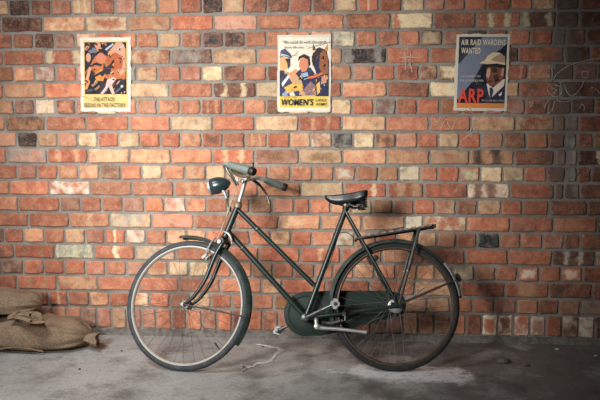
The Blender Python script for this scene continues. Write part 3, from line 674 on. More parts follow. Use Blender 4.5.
# chain case on the far side
WC = -.058
outl = []
c0 = bp(306, 313.8, WC); r0 = (bp(306, 291.5, WC) - c0).length
for a in range(88, 275, 11): outl.append(c0 + Vector((math.cos(R(a)) * r0, 0, math.sin(R(a)) * r0)))
for a, b in ((322, 335.5), (341, 331.5), (364, 325.5), (386, 319), (398, 316.5), (404, 312), (406, 305), (404, 297), (398, 292.5), (388, 290.8), (360, 290.5), (330, 290.8)): outl.append(bp(a, b, WC))
mb = MB(); d = Vector((0, .034, 0)); n = len(outl)
cen = sum(outl, Vector()) / n
ins = [q + (Vector((q.x - (c0.x if q.x < c0.x + .05 else q.x), 0, q.z - c0.z)).normalized() * -.006) for q in outl]
vs = [q + Vector((0, -.004, 0)) for q in ins] + outl + [q + d for q in outl]
fs = [tuple(range(n)), tuple(reversed(range(2 * n, 3 * n)))]
for b_ in (0, n):
    fs += [(b_ + i, b_ + n + i, b_ + n + (i + 1) % n, b_ + (i + 1) % n) for i in range(n)]
cc = part(mb.add(vs, fs), 'chain_case', 'case')
f0 = c0 + Vector((0, -.004, 0))
ringm = MB()
for rr_ in (r0 * .80, ):
    ringm.tube([f0 + Vector((math.cos(R(a)) * rr_, -.001, math.sin(R(a)) * rr_)) for a in range(0, 360, 9)], .0035, 6, closed=True)
part(ringm, 'case_rib', 'case', cc)
# cranks and pedals
pedn = bp(334.5, 303.8, .085); bbn = Vector((bb.x, -.062, bb.z)); cvec = Vector((pedn.x - bb.x, 0, pedn.z - bb.z)); print('crank', cvec.length)
def pedal(c, s, tilt):
    ax = Vector((0, -s, 0)); rot = Matrix.Rotation(tilt, 3, 'Y')
    sp_ = MB().tube([c, c + ax * .095], .006, 10); p = part(sp_, 'pedal', 'rust')
    for d_ in (.018, .092):
        poly = [rot @ Vector(q) for q in ((-.010, 0, .025), (.010, 0, .025), (.013, 0, .014), (.021, 0, .006), (.021, 0, -.006), (.011, 0, -.014), (.008, 0, -.025), (-.008, 0, -.025), (-.011, 0, -.014), (-.021, 0, -.006), (-.021, 0, .006), (-.013, 0, .014))]
        build(MB().prism([c + ax * d_ + q for q in poly], ax * .003), 'end_plate', 'chrome', p)
    build(MB().lathe(c + ax * .094, ax, [(0, .009), (.004, .009), (.006, .005)], 12), 'spindle_nut', 'rust', p)
    for z in (.022, -.020):
        rb = MB().box(c + ax * .055 + rot @ Vector((0, 0, z)), (.026, .066, .014), rot); build(rb, 'rubber_block', 'black', p)
for s, cv in ((1, cvec), (-1, -cvec)):
    a = Vector((bb.x, -s * .060, bb.z)); b = a + cv + Vector((0, -s * .022, 0))
    cr = MB().tube([a, a.lerp(b, .15), a.lerp(b, .85), b], [.013, .0095, .008, .010], 10)
    cr.lathe(a + Vector((0, -s * .010, 0)), (0, s, 0), [(0, .012), (.003, .017), (.020, .017), (.022, .012)], 18)
    cr.lathe(b + Vector((0, -s * .008, 0)), (0, s, 0), [(0, .009), (.002, .012), (.016, .012), (.018, .009)], 16)
    part(cr, 'crank', 'crank')
    pedal(b, s, 0.1 if s > 0 else 1.15)
part(MB().tube([Vector((bb.x, -.055, bb.z)), Vector((bb.x, .055, bb.z))], .009, 10), 'crank_axle', 'steel')
# folded prop stand
k0 = bp(317, 326.5, .060); k1 = bp(366.5, 332.3, .080)
kp = part(MB().tube(curve([k0, k0.lerp(k1, .12) + Vector((0, 0, -.004)), k0.lerp(k1, .5), k1], 5), [.013, .0125, .0115, .0105, .010, .0095, .009, .009, .009, .0085, .0085, .0085, .0085, .0085, .0085, .0095], 12), 'prop_stand', 'chrome')
build(MB().tube([bp(316, 318.5, .045), bp(316.2, 322, .055), k0], [.011, .011, .012], 12).lathe(k0 + Vector((0, -.014, 0)), (0, 1, 0), [(0, .008), (.003, .014), (.024, .014), (.027, .008)], 18), 'pivot', 'chrome', kp)
q = bp(343.5, 313, .056)
build(MB().box(q, (.012, .022, .03)).tube([bp(345.5, 309, .06), bp(345, 320.5, .06)], .004, 8).lathe(bp(342, 320.5, .062), (0, 1, 0), [(-.008, .006), (.008, .006)], 6), 'stand_clamp', 'steel', kp)
build(MB().tube(curve([bp(322, 322, .045), bp(331, 323, .045), bp(340, 321, .045)], 5), .007, 10), 'stand_spring', 'steel', kp)

# saddle
st = [(324.6, 194.4, .006, .004), (326, 194.2, .018, .018), (330, 194.0, .026, .034), (336, 193.8, .034, .044), (342, 193.2, .044, .046), (348, 192.4, .060, .046), (354, 191.6, .078, .046), (359.5, 190.4, .090, .044), (363.5, 189.3, .092, .040), (366.2, 189.4, .084, .030)]
mb = MB(); vs = []; fs = []; K = 12
stp = []
for (px, py, hw, dr) in st: q = bp(px, py + 1.2); stp.append((q.x, q.z, hw, dr))
import bisect
fine = []
for i in range(len(stp) - 1):
    for j in range(3):
        t = j / 3; fine.append(tuple(a + (b - a) * t for a, b in zip(stp[i], stp[i + 1])))
fine.append(stp[-1])
for (x, z, hw, dr) in fine:
    for i in range(K + 1):
        t = -1 + 2 * i / K; a = abs(t)
        if a <= .62: y = hw * t / .62 * .93; zz = -hw * .10 * (a / .62) ** 2
        else:
            f = (a - .62) / .38; y = math.copysign(hw * (.93 + .07 * math.sin(f * 2.2)), t); zz = -hw * .10 - dr * f
        vs.append(Vector((x, y, z + zz)))
n = len(fine)
for i in range(n - 1):
    for j in range(K): a = i * (K + 1) + j; fs.append((a, a + 1, a + K + 2, a + K + 1))
fs.append(tuple(range(K + 1)))
sad = part(mb.add(vs, fs), 'saddle', 'leather')
so = sad.modifiers.new('thickness', 'SOLIDIFY'); so.thickness = .004; so.offset = -1
# rear cantle plate, coil springs, rails and clamp
q = bp(364, 197)
for s in (-1, 1):
    b0 = bp(363.5, 207.5); hel = []
    for i in range(66):
        th = i * .62; hel.append(Vector((b0.x + .017 * math.cos(th) - .004, s * .055 + .017 * math.sin(th), b0.z - .002 + .058 * i / 65)))
    build(MB().tube(hel, .0035, 6), 'coil_spring', 'black', sad)
    build(MB().tube(curve([bp(329, 199) + Vector((0, s * .012, 0)), bp(338, 203.5) + Vector((0, s * .02, 0)), bp(346, 205.5) + Vector((0, s * .024, 0)), bp(356, 206.5) + Vector((0, s * .04, 0)), b0 + Vector((0, s * .055, 0))], 5), .0042, 8), 'rail', 'black', sad)
    build(MB().tube(curve([bp(348, 204) + Vector((0, s * .03, 0)), bp(354, 207) + Vector((0, s * .045, -.004)), bp(360, 206) + Vector((0, s * .06, 0))], 4), .003, 6), 'spring_wire', 'steel', sad)
    build(MB().lathe(b0 + Vector((-.004, s * .055, -.006)), (0, 0, 1), [(0, .016), (.001, .020), (.006, .020), (.007, .016)], 16), 'spring_cup', 'black', sad)
c_ = bp(346, 205.5)
build(MB().lathe(c_ + Vector((0, -.034, 0)), (0, 1, 0), [(0, .008), (.004, .014), (.022, .014), (.046, .014), (.064, .014), (.068, .008)], 16), 'saddle_clamp', 'steel', sad)
build(MB().lathe(bp(364.5, 191.5) + Vector((0, -.083, -.012)), (0, 1, 0), [(0, .005), (.012, .012), (.15, .012), (.166, .005)], 14), 'cantle_roll', 'leather', sad)

# luggage rack
ra, rb = bp(356.5, 238.8), bp(431.5, 227.2)
rv = (rb - ra); rn = rv.normalized()
rk = None
for s in (-1, 1):
    e = Vector((0, s * .058, 0))
    m_ = MB().tube([ra + Vector((0, s * .030, -.002)), ra + rn * .05 + e, ra + rn * (rv.length - .02) + e, rb + Vector((0, s * .035, .004))], .0055, 8)
    o = part(m_, 'luggage_rack' if rk is None else 'rack_rail', 'rack', rk)
    if rk is None: rk = o
for i in range(9):
    c = ra + rn * (.055 + i * (rv.length - .075) / 8)
    rot = Matrix.Rotation(-math.atan2(rn.z, rn.x), 3, 'Y')
    part(MB().box(c + Vector((0, 0, .007)), (.021, .126, .009), rot), 'slat', 'slat', rk)
part(MB().tube([ra + rn * .03 + Vector((0, 0, .002)), rb + rn * .005 + Vector((0, 0, .006))], .0045, 8), 'center_bar', 'rack', rk)
# sprung clip over the slats
cpts = []
for s in (1, -1):
    cpts += [ra + rn * .12 + Vector((0, s * .03, .016)), ra + rn * .24 + Vector((0, s * .036, .020))] if s > 0 else [ra + rn * .24 + Vector((0, s * .036, .020)), ra + rn * .12 + Vector((0, s * .03, .016))]
part(MB().tube(cpts, .003, 6), 'clip', 'steel', rk)
part(MB().box(rb + rn * .004 + Vector((0, 0, .002)), (.022, .10, .016)), 'rack_end', 'rack', rk)
for s in (-1, 1):
    t0 = bp(417.5, 229.0); t0 = Vector((t0.x, s * .060, t0.z)); t1 = Vector((rh.x + .012, s * .068, rh.z + .012))
    part(MB().tube([t0, t0.lerp(t1, .55), t0.lerp(t1, .58), t1], [.0085, .0085, .0065, .0065], 8, flat=.55), 'rack_strut', 'rack', rk)
    build(MB().lathe(t0.lerp(t1, .57) + Vector((0, -.006, 0)), (0, 1, 0), [(0, .004), (.002, .008), (.010, .008), (.012, .004)], 10), 'strut_bolt', 'steel', rk)
part(MB().tube([ra + Vector((0, -.03, 0)), ra + Vector((-.004, 0, -.012)), ra + Vector((0, .03, 0))], .006, 8), 'rack_bracket', 'rack', rk)

# stem, handlebar, grips, levers
stem0 = S.inverted() @ htop; sclamp = sp(246.2, 177.5)
stem = part(MB().tube([stem0, stem0.lerp(sclamp, .93)], [.0115, .0115], 14).lathe(sclamp + Vector((0, -.022, 0)), (0, 1, 0), [(0, .013), (.002, .018), (.042, .018), (.044, .013)], 18), 'stem', 'chrome', None, True)
gn0, gn1 = sp(229.5, 164.8, .215), sp(252.5, 171.5, .250)
gf0, gf1 = sp(265.0, 179.8, -.215), sp(285.0, 187.3, -.250)
# one symmetric shape for both sides
GS = {1: (gn0, gn1), -1: (gf0, gf1)}   # old bars, bent a little out of true
print('grips', gn0, gf0, gn1, gf1, 'clamp', sclamp)
def side(v, s, wv): return Vector((v.x, -s * wv, v.z))
barpts = []
for s in (1, -1):
    G0 = GS[s][0]
    seg = [side(G0, s, .215), side(G0 + Vector((-.035, 0, .008)), s, .195), Vector((sclamp.x - .050, -s * .14, G0.z * .6 + sclamp.z * .4)), Vector((sclamp.x - .022, -s * .07, sclamp.z + .006)), Vector((sclamp.x, -s * .025, sclamp.z))]
    barpts += seg if s > 0 else list(reversed(seg))
bar = part(MB().tube(curve(barpts, 5), .0110, 12), 'handlebar', 'chrome', None, True)
for s in (1, -1):
    G0, G1 = GS[s]; a, b = side(G0, s, .213), side(G1, s, .250); d = (b - a).normalized(); L_ = (b - a).length
    g = build(MB().lathe(a, d, [(-.004, .011), (-.002, .0165), (.01, .0185), (L_ * .3, .0195), (L_ * .6, .0205), (L_ * .93, .0190), (L_, .0165)], 20), 'grip', 'grip', bar)
    build(MB().lathe(b, d, [(-.016, .0190), (-.012, .0208), (.006, .0208), (.012, .018), (.014, .008)], 20), 'grip_end', 'black', g)
    # inverted brake lever hanging below the bar
    f = [a + Vector((-.024, 0, .006)), a + Vector((-.030, 0, -.020)), a + Vector((-.006, 0, -.060)), a + Vector((.020, 0, -.105))] if s > 0 else \
        [sp(254, 180.5, -.12), sp(260.5, 186, -.16), sp(266.5, 194.5, -.19), sp(269.5, 203.5, -.20)]
    if s > 0: f = [sp(226.5, 166, .21), sp(227, 170, .21), sp(231.5, 177, .20), sp(236.5, 185.5, .17)]
    build(MB().tube(curve(f, 5), [.008] * 5 + [.0065] * 5 + [.005] * 6, 10, flat=.7), 'brake_lever', 'steel', bar)
    build(MB().lathe(f[0], (0, 1, 0), [(-.009, .006), (-.008, .009), (.008, .009), (.009, .006)], 14), 'lever_pivot', 'black', bar)
# bell plunger by the near grip, cream lever rod under it
build(MB().tube([sp(253, 170, .10), sp(253.3, 164, .10), sp(253.4, 162.8, .10)], [.005, .004, .006], 8), 'bell_stud', 'black', bar)
build(MB().tube(curve([sp(230, 169, .16), sp(236, 174, .13), sp(243, 176.5, .09), sp(250, 176, .05)], 5), .008, 10), 'lever_rod', 'cream', bar)
build(MB().tube(curve([sp(230, 171, .15), sp(234, 178, .12), sp(238.5, 185, .08)], 4), .0042, 8), 'lever_link', 'chrome', bar)
build(MB().lathe(sp(236.5, 179.5, .07), (0, 1, 0), [(-.006, .005), (-.005, .010), (.005, .010), (.006, .005)], 14), 'link_boss', 'chrome', bar)
build(MB().box(sp(241.5, 181, .03), (.022, .016, .012), Matrix.Rotation(R(20), 3, 'Y')), 'link_bracket', 'chrome', bar)
# brake rods down to the front stirrup
for i, pts in enumerate((((237, 183), (234.5, 192), (228, 212), (220, 233), (216.5, 240)), ((240, 178), (236, 186), (230.5, 202), (223.5, 225)), ((229, 196), (228, 203), (231, 209), (226, 217)))):
    part(MB().tube(curve([sp(a, b, .030 - .012 * i) for a, b in pts], 5), .0032 if i < 2 else .0026, 7), 'brake_rod', 'brass', None, True)
for s in (-1, 1):
    pts = [sp(216.5, 238), sp(213, 244), sp(209.5, 252), sp(208.5, 257.5)]
    off = [.012, .030, .036, .034]
    part(MB().tube(curve([Vector((q.x, -s * o_, q.z)) for q, o_ in zip(pts, off)], 4), .0048, 8), 'brake_stirrup', 'chrome', None, True)
    q = sp(207, 256.5); part(MB().box(Vector((q.x, -s * .024, q.z)), (.036, .014, .013), Matrix.Rotation(R(-38), 3, 'Y')), 'brake_block', 'steel', None, True)
# thin cable down the seat tube
part(MB().tube(curve([bp(347, 205, .02), bp(342, 222, .024), bp(338.5, 233.5, .022), bp(336.5, 242, .024), bp(330, 262, .02), bp(326, 270, .018)], 5), .0018, 6), 'gear_cable', 'black')
part(MB().tube(curve([bp(338, 233.5, .02), bp(345, 232.5, .02), bp(351, 235, .02), bp(355, 241, .02)], 5), .0018, 6), 'dynamo_wire', 'black')

# head lamp
l0, l1 = sp(211.0, 187.0, .03), sp(230.5, 182.5, .03); ld = (l1 - l0).normalized(); LL = (l1 - l0).length
lam = part(MB().lathe(l0, ld, [(0, .038), (.006, .0425), (LL * .3, .044), (LL * .5, .041), (LL * .7, .034), (LL * .85, .024), (LL * .95, .013), (LL, .004)], 32), 'head_lamp', 'lamp', None, True)
build(MB().lathe(l0, ld, [(-.006, .034), (-.007, .040), (-.003, .0435), (.005, .0435), (.007, .042)], 32), 'lamp_rim', 'chrome', lam)
build(MB().lathe(l0, ld, [(-.012, .004), (-.011, .016), (-.008, .027), (-.004, .035)], 32), 'lens', 'lens', lam)
build(MB().tube(curve([sp(222.5, 190, .032), sp(225, 194, .034), sp(226.5, 198, .03)], 4), [.009, .010, .010, .010, .009, .008, .007, .006, .006], 10), 'lamp_bracket', 'chrome', lam)
build(MB().box(sp(228, 193.5, .03), (.010, .02, .034)), 'bracket_plate', 'black', lam)
part(MB().tube(curve([sp(226.5, 198, .03), sp(228, 204, .02), sp(231, 212, .012)], 4), .005, 8), 'lamp_stem', 'steel', None, True)
# small red lamp bracket on the near seat stay
part(MB().lathe(bp(375.5, 258, .03), (0, 1, 0), [(-.012, .010), (-.010, .015), (.010, .015), (.012, .010)], 14), 'pump_peg', 'black')

# ------------------------------------------------------------------ sandbags
def bag(name, c, L_, D_, H_, rz, label, seed, tilt=0.0, drape=0.0):
    """c: centre of the footprint; the sack lies along x, its tied neck towards +x"""
    mb = MB(); nu, nv = 56, 44; vs = []; fs = []
    for i in range(nu + 1):
        t = -1 + 2 * i / nu
        e = max(0.0, 1 - abs(t) ** 3.4) ** 0.52 if i not in (0, nu) else 0.0
        if t > 0.55: e = max(e * (1 - .0), 0.05 if t < 1 else 0.04)
        w_, h_ = D_ / 2 * e, H_ * (0.25 + 0.75 * e) * (e ** .35 if e > 0 else 0)
        for j in range(nv):
            th = 2 * math.pi * j / nv; cx, cz = math.cos(th), math.sin(th)
            yy = math.copysign(abs(cx) ** .72, cx) * w_
            up = abs(cz) ** .80
            zz = H_ * .34 + (up * (h_ * .66) if cz > 0 else -up * min(H_ * .34, h_ * .34))
            p = Vector((t * L_ / 2, yy, zz))
            q = Vector((p.x * 4 + seed, p.y * 6, p.z * 5))
            d = .014 * noise.noise(q) + .007 * noise.noise(q * 2.7)
            # gathers running in to the neck
            g = max(0, (t - .45) / .55); d += .010 * g * math.sin(th * 9 + 2 * noise.noise(q))
            # sagging creases across the top
            d += .006 * max(0, cz) * math.sin(p.x * 34 + p.y * 12 + seed)
            nrm = Vector((0, cx, cz)); p += nrm * d * min(1, e * 2)
            p.z = max(p.z, 0.0) if p.z < .02 else p.z
            p.z -= drape * (p.y / (D_ / 2)) ** 2 * max(0, 1 - p.z / H_)
            vs.append(p)
    for i in range(nu):
        for j in range(nv): fs.append((i * nv + j, (i + 1) * nv + j, (i + 1) * nv + (j + 1) % nv, i * nv + (j + 1) % nv))
    fs.append(tuple(range(nv))); fs.append(tuple(reversed(range(nu * nv, (nu + 1) * nv))))
    Mx = Matrix.Translation(c) @ Matrix.Rotation(rz, 4, 'Z') @ Matrix.Rotation(tilt, 4, 'Y')
    o = build(mb.add(vs, fs), name, 'burlap', None, Mx)
    tag(o, label, 'sandbag', 'sandbags stacked against the wall')
    return o
def neck(parent, base, d, up, length, flare, seed, nm='tied_neck'):
    """gathered end of the sack: tight at the string, then a pleated fan"""
    mb = MB(); d = Vector(d).normalized(); a = d.cross(Vector(up)).normalized(); b = a.cross(d)
    nu, nv = 14, 36; vs = []; fs = []
    for i in range(nu + 1):
        t = i / nu; r = .026 + (.020 - .026) * min(1, t * 4) if t < .25 else .020 + flare * ((t - .25) / .75) ** .8
        for j in range(nv):
            th = 2 * math.pi * j / nv
            pl = 1 + (.06 + .13 * t) * math.sin(th * 4 + seed + t * 1.2) + .07 * math.sin(th * 7 + seed)
            ln = length * t * (1 + .30 * t * math.sin(th + seed) + .12 * t * math.sin(th * 3 + seed * 2))
            p = Vector(base) + d * ln + a * math.cos(th) * r * pl * 1.25 + b * math.sin(th) * r * pl * .62
            p += b * (-.25 * length * t * t)
            vs.append(p)
    for i in range(nu):
        for j in range(nv): fs.append((i * nv + j, i * nv + (j + 1) % nv, (i + 1) * nv + (j + 1) % nv, (i + 1) * nv + j))
    # inside of the mouth
    n0 = len(vs); last = vs[-nv:]; cen = sum(last, Vector()) / nv
    for q in last: vs.append(cen.lerp(q, .55) - d * length * .45)
    for j in range(nv): fs.append((nu * nv + j, nu * nv + (j + 1) % nv, n0 + (j + 1) % nv, n0 + j))
    fs.append(tuple(n0 + j for j in range(nv))); fs.append(tuple(range(nv)))
    o = build(mb.add(vs, fs), nm, 'burlap', parent)
    s_ = []
    for k in range(40):
        th = k * .62; s_.append(Vector(base) + d * (length * .20 + .0006 * k) + a * math.cos(th) * .030 + b * math.sin(th) * .019)
    build(MB().tube(s_, .0028, 6), 'string', 'twine', o)
    return o
# lower sack: front foot line and right end read off the floor
pR = on_floor(92, 344); pL = on_floor(30, 351)
LB = 0.86
cB = Vector((pR.x - LB / 2 + .01, -.225, 0)); print('bag right end', pR, pL)
b1 = bag('sandbag', cB, LB, .37, .158, R(-2), 'lower burlap sandbag lying on the floor, its tied neck towards the bicycle', 2.0)
neck(b1, (LB / 2 - .05, -.03, .050), (1, -.10, .18), (0, 0, 1), .100, .040, 1.2)
# seam along the front of the lower sack
sm = []
for i in range(30):
    t = -.9 + 1.45 * i / 29; sm.append(Vector((t * LB / 2, -.186 * (1 - abs(t) ** 4) ** .5 , .026 + .012 * math.sin(t * 7))))
build(MB().tube(sm, .004, 6), 'seam', 'twine', b1)
pT = on_wall(46, 308, pR.y + .05); print('top bag right end', pT)
LT = 0.80
b2 = bag('sandbag', Vector((pT.x - LT / 2, -.200, .176)), LT, .33, .126, R(-2), 'upper burlap sandbag resting on the lower one at the left', 7.3)
neck(b2, (LT / 2 - .10, -.150, .010), (1, -.16, .30), (0, 0, 1), .15, .036, 2.6)

# ------------------------------------------------------------------ posters
def poster(name, corners, label, panels, texts, creases, seed):
    """corners: px of top-left, top-right, bottom-right, bottom-left on the wall"""
    P = [on_wall(a, b, -.013) for a, b in corners]
    o3 = P[3]; ux = (P[2] - P[3]); uz = (P[0] - P[3]); W_, H_ = ux.length, uz.length
    root = bpy.data.objects.new(name, None); C.objects.link(root); tag(root, label, 'poster', 'wartime posters on the wall')
    ang = math.atan2(ux.z, ux.x)
    root.location = (o3.x, -.0125, o3.z); root.rotation_euler = (0, -ang, 0); root.empty_display_size = .05
    sh = (uz.x * math.cos(ang) + uz.z * math.sin(ang))
    rnd = random.Random(seed)
    def at(u, v, y=0.0): return Vector((u * W_ + sh * v, y, v * H_))
    edge = []
    for i in range(12): edge.append((i / 12, 0))
    for i in range(14): edge.append((1, i / 14))
    for i in range(12): edge.append((1 - i / 12, 1))
    for i in range(14): edge.append((0, 1 - i / 14))
    pts = []
    for u, v in edge:
        j = .010
        pts.append(at(u + rnd.uniform(-j, j), v + rnd.uniform(-j, j) * .7))
    build(MB().prism(pts, (0, .0012, 0), rgb(216, 207, 188)), 'paper', 'print', root, smooth=False)
    mb = MB(); lay = 0
    for col, poly in panels:
        lay += 1; y = -.0004 - .00012 * lay
        mb.prism([at(u, v, y) for u, v in poly], (0, .00008, 0), rgb(*col))
    build(mb, 'illustration', 'print', root, smooth=False)
    yt = -.0004 - .00012 * (lay + 3)
    for (s, u, v, hgt, wid, col, shear, fat) in texts:
        cu = bpy.data.curves.new('lettering', 'FONT'); cu.body = s; cu.size = 1.0; cu.shear = shear; cu.offset = fat
        cu.space_character = 1.12; cu.fill_mode = 'FRONT'; cu.resolution_u = 3
        tmp = bpy.data.objects.new('lettering_source', cu); C.objects.link(tmp)
        bpy.context.view_layer.update()
        me = bpy.data.meshes.new_from_object(tmp.evaluated_get(bpy.context.evaluated_depsgraph_get()))
        bpy.data.objects.remove(tmp)
        xs = [q.co.x for q in me.vertices]; ys = [q.co.y for q in me.vertices]
        x0, x1, y0, y1 = min(xs), max(xs), min(ys), max(ys)
        for q in me.vertices:
            p = at(u + wid * (q.co.x - x0) / (x1 - x0), v + hgt * (q.co.y - y0) / (y1 - y0), yt); q.co = p
        a = me.attributes.new('Col', 'FLOAT_COLOR', 'POINT')
        a.data.foreach_set('color', [c for _ in me.vertices for c in rgb(*col)])
        me.materials.clear(); me.materials.append(M['print'])
        link('lettering', me, None, root)
    for cr in creases:
        mb = MB()
        for (u0, v0), (u1, v1) in zip(cr, cr[1:]):
            a, b = at(u0, v0, yt - .0004), at(u1, v1, yt - .0004); d = (b - a).normalized(); n = Vector((-d.z, 0, d.x)) * .0011
            mb.prism([a - n, b - n * .6, b + n * .6, a + n], (0, .0002, 0), rgb(96, 84, 70))
        build(mb, 'crease', 'print', root, smooth=False)
    return root
def scatter(seed, n, box, cols, size):
    rnd = random.Random(seed); out = []
    for _ in range(n):
        cx, cy = rnd.uniform(box[0], box[2]), rnd.uniform(box[1], box[3]); a = rnd.uniform(0, 6.28); L_ = size * rnd.uniform(.5, 1.6); w_ = L_ * rnd.uniform(.2, .6)
        poly = []
        for k in range(6):
            t = a + k * 1.047; rr = 1 + rnd.uniform(-.35, .35)
            x, y = math.cos(k * 1.047) * L_ * rr, math.sin(k * 1.047) * w_ * rr
            poly.append((min(box[2], max(box[0], cx + x * math.cos(a) - y * math.sin(a))), min(box[3], max(box[1], cy + (x * math.sin(a) + y * math.cos(a)) * .7))))
        out.append((rnd.choice(cols), poly))
    return out
def rect(a, b, c, d): return [(a, b), (c, b), (c, d), (a, d)]
def oval(cx, cy, rx, ry, n=14, a0=0): return [(cx + rx * math.cos(a0 + 2 * math.pi * i / n), cy + ry * math.sin(a0 + 2 * math.pi * i / n)) for i in range(n)]
DK = (34, 36, 48); OR = (184, 108, 64); SA = (204, 150, 120)
p1 = [((222, 190, 124), rect(.06, .055, .94, .955)), (DK, rect(.085, .235, .915, .935)),
      (OR, [(.09, .52), (.2, .62), (.3, .74), (.42, .80), (.6, .72), (.8, .86), (.91, .80), (.91, .45), (.75, .44), (.62, .40), (.5, .46), (.42, .42), (.25, .56)]),
      (SA, [(.55, .78), (.72, .93), (.84, .93), (.91, .84), (.91, .55), (.8, .48), (.72, .6)]),
      ((176, 92, 56), [(.48, .72), (.7, .80), (.86, .74), (.84, .58), (.6, .55)]),
      ((206, 132, 62), [(.28, .50), (.42, .58), (.5, .50), (.46, .41), (.32, .42)]),
      ((206, 140, 108), oval(.36, .89, .06, .05)), (SA, oval(.17, .73, .05, .06)), ((196, 120, 92), oval(.42, .72, .10, .07)),
      ((210, 150, 120), [(.09, .40), (.18, .60), (.24, .62), (.15, .38)]), ((214, 140, 90), [(.09, .30), (.16, .46), (.2, .40), (.14, .30)]),
      (DK, [(.22, .475), (.46, .555), (.47, .63), (.52, .60), (.6, .64), (.66, .70), (.69, .68), (.64, .62), (.68, .60), (.67, .58), (.62, .59), (.61, .53), (.68, .52), (.66, .50), (.5, .51), (.44, .47), (.40, .50), (.26, .455)]),
      (DK, [(.2, .62), (.3, .66), (.44, .64), (.42, .61), (.3, .63), (.2, .595)]),
      ((170, 176, 190), [(.50, .84), (.66, .92), (.68, .90), (.53, .82)]), ((190, 190, 196), [(.74, .84), (.88, .90), (.88, .88), (.75, .825)]),
      ((220, 180, 170), [(.54, .43), (.50, .33), (.40, .24), (.46, .24), (.57, .335), (.63, .24), (.69, .24), (.63, .36), (.72, .44), (.66, .47)]),
      ((92, 96, 106), [(.70, .28), (.88, .36), (.88, .34), (.72, .255)]), ((150, 120, 90), [(.22, .36), (.34, .42), (.36, .39), (.25, .33)]),
      ((160, 110, 80), [(.28, .30), (.38, .36), (.40, .33), (.31, .28)]), ((70, 74, 86), [(.12, .26), (.28, .28), (.30, .31), (.14, .30)]), ((214, 190, 160), oval(.83, .34, .025, .018))]
p1[2:2] = scatter(4, 50, (.09, .24, .91, .93), [(90, 70, 64), (196, 128, 96), (60, 62, 76), (150, 96, 70), (110, 112, 124), (216, 150, 100)], .05)
p1 += scatter(5, 55, (.09, .24, .91, .93), [(40, 40, 50), (226, 176, 146), (52, 50, 58), (230, 150, 84), (168, 108, 84), (48, 44, 50)], .022)
poster('poster', ((80, 37.5), (131, 38), (131, 111.5), (81, 111.5)), 'orange and black battle scene poster reading the attack begins in the factory', p1,
       [('THE ATTACK', .27, .140, .055, .42, (44, 36, 30), 0, .008), ('BEGINS IN THE FACTORY', .085, .058, .055, .82, (44, 36, 30), 0, .008)],
       [[(.02, .215), (.24, .165), (.28, .12)], [(.0, .38), (.08, .36)]], 1)
BL = (62, 66, 92)
p2 = [((232, 222, 200), rect(.03, .03, .97, .97)), ((228, 194, 92), rect(.04, .055, .965, .205)),
      ((196, 160, 120), [(.04, .205), (.965, .205), (.965, .46), (.8, .50), (.5, .52), (.3, .50), (.04, .56)]),
      (BL, [(.04, .205), (.04, .50), (.10, .53), (.2, .46), (.3, .36), (.42, .26), (.40, .205)]),
      ((224, 176, 84), [(.12, .32), (.3, .38), (.52, .36), (.5, .29), (.3, .27), (.2, .24)]), ((232, 150, 110), [(.2, .50), (.34, .56), (.44, .52), (.36, .46), (.24, .45)]),
      ((52, 56, 84), [(.34, .50), (.46, .58), (.62, .58), (.74, .46), (.72, .28), (.5, .26), (.46, .40)]),
      ((150, 176, 200), [(.44, .50), (.56, .52), (.60, .44), (.5, .42)]), ((140, 110, 110), [(.5, .30), (.62, .40), (.72, .34), (.70, .22), (.52, .22)]),
      ((48, 50, 74), [(.72, .205), (.72, .52), (.64, .66), (.66, .76), (.78, .84), (.92, .80), (.965, .66), (.965, .205)]),
      ((150, 92, 60), [(.78, .58), (.80, .76), (.86, .80), (.94, .74), (.95, .50), (.86, .48)]), ((60, 44, 44), [(.66, .60), (.64, .72), (.74, .83), (.86, .82), (.80, .76), (.72, .70), (.72, .60)]),
      ((120, 70, 48), [(.655, .80), (.665, .885), (.70, .84), (.72, .80)]), ((206, 130, 70), [(.88, .82), (.94, .88), (.945, .80), (.91, .78)]),
      ((44, 40, 50), [(.84, .72), (.86, .74), (.88, .70), (.86, .67)]), ((196, 140, 110), [(.83, .46), (.93, .48), (.92, .38), (.82, .36)]),
      ((230, 180, 100), [(.73, .36), (.80, .40), (.80, .26), (.75, .22)]),
      ((214, 134, 104), [(.40, .60), (.42, .68), (.50, .71), (.57, .68), (.58, .60), (.54, .53), (.46, .52)]),
      ((58, 46, 46), [(.38, .66), (.40, .72), (.50, .755), (.60, .72), (.62, .62), (.58, .58), (.57, .68), (.48, .71), (.42, .69)]),
      ((74, 78, 104), [(.04, .70), (.06, .80), (.14, .825), (.24, .76), (.28, .71), (.22, .70), (.12, .73)]), ((190, 196, 206), [(.05, .72), (.07, .76), (.18, .74), (.24, .715), (.12, .735)]),
      ((232, 172, 112), [(.04, .58), (.05, .70), (.12, .725), (.2, .70), (.22, .62), (.16, .55), (.08, .54)]), ((66, 50, 62), [(.14, .69), (.24, .70), (.24, .60), (.2, .56), (.18, .64)]),
      ((60, 60, 84), [(.04, .40), (.04, .54), (.12, .54), (.14, .44), (.10, .38)]), ((236, 232, 226), [(.06, .36), (.2, .48), (.24, .47), (.1, .33)]),
      ((40, 40, 46), [(.40, .44), (.60, .47), (.60, .45), (.40, .42)]), ((226, 110, 70), [(.56, .455), (.72, .48), (.84, .52), (.85, .49), (.7, .445), (.57, .43)]),
      ((216, 206, 196), [(.22, .24), (.30, .27), (.34, .21), (.24, .21)]), ((150, 160, 180), [(.08, .23), (.16, .28), (.20, .21), (.10, .21)])]
p2 += scatter(6, 45, (.045, .21, .96, .50), [(60, 62, 84), (224, 176, 110), (150, 112, 90), (196, 196, 204), (230, 160, 110), (50, 50, 70)], .024)
p2 += scatter(8, 10, (.70, .48, .93, .72), [(60, 48, 52), (176, 116, 76), (52, 54, 78)], .022)
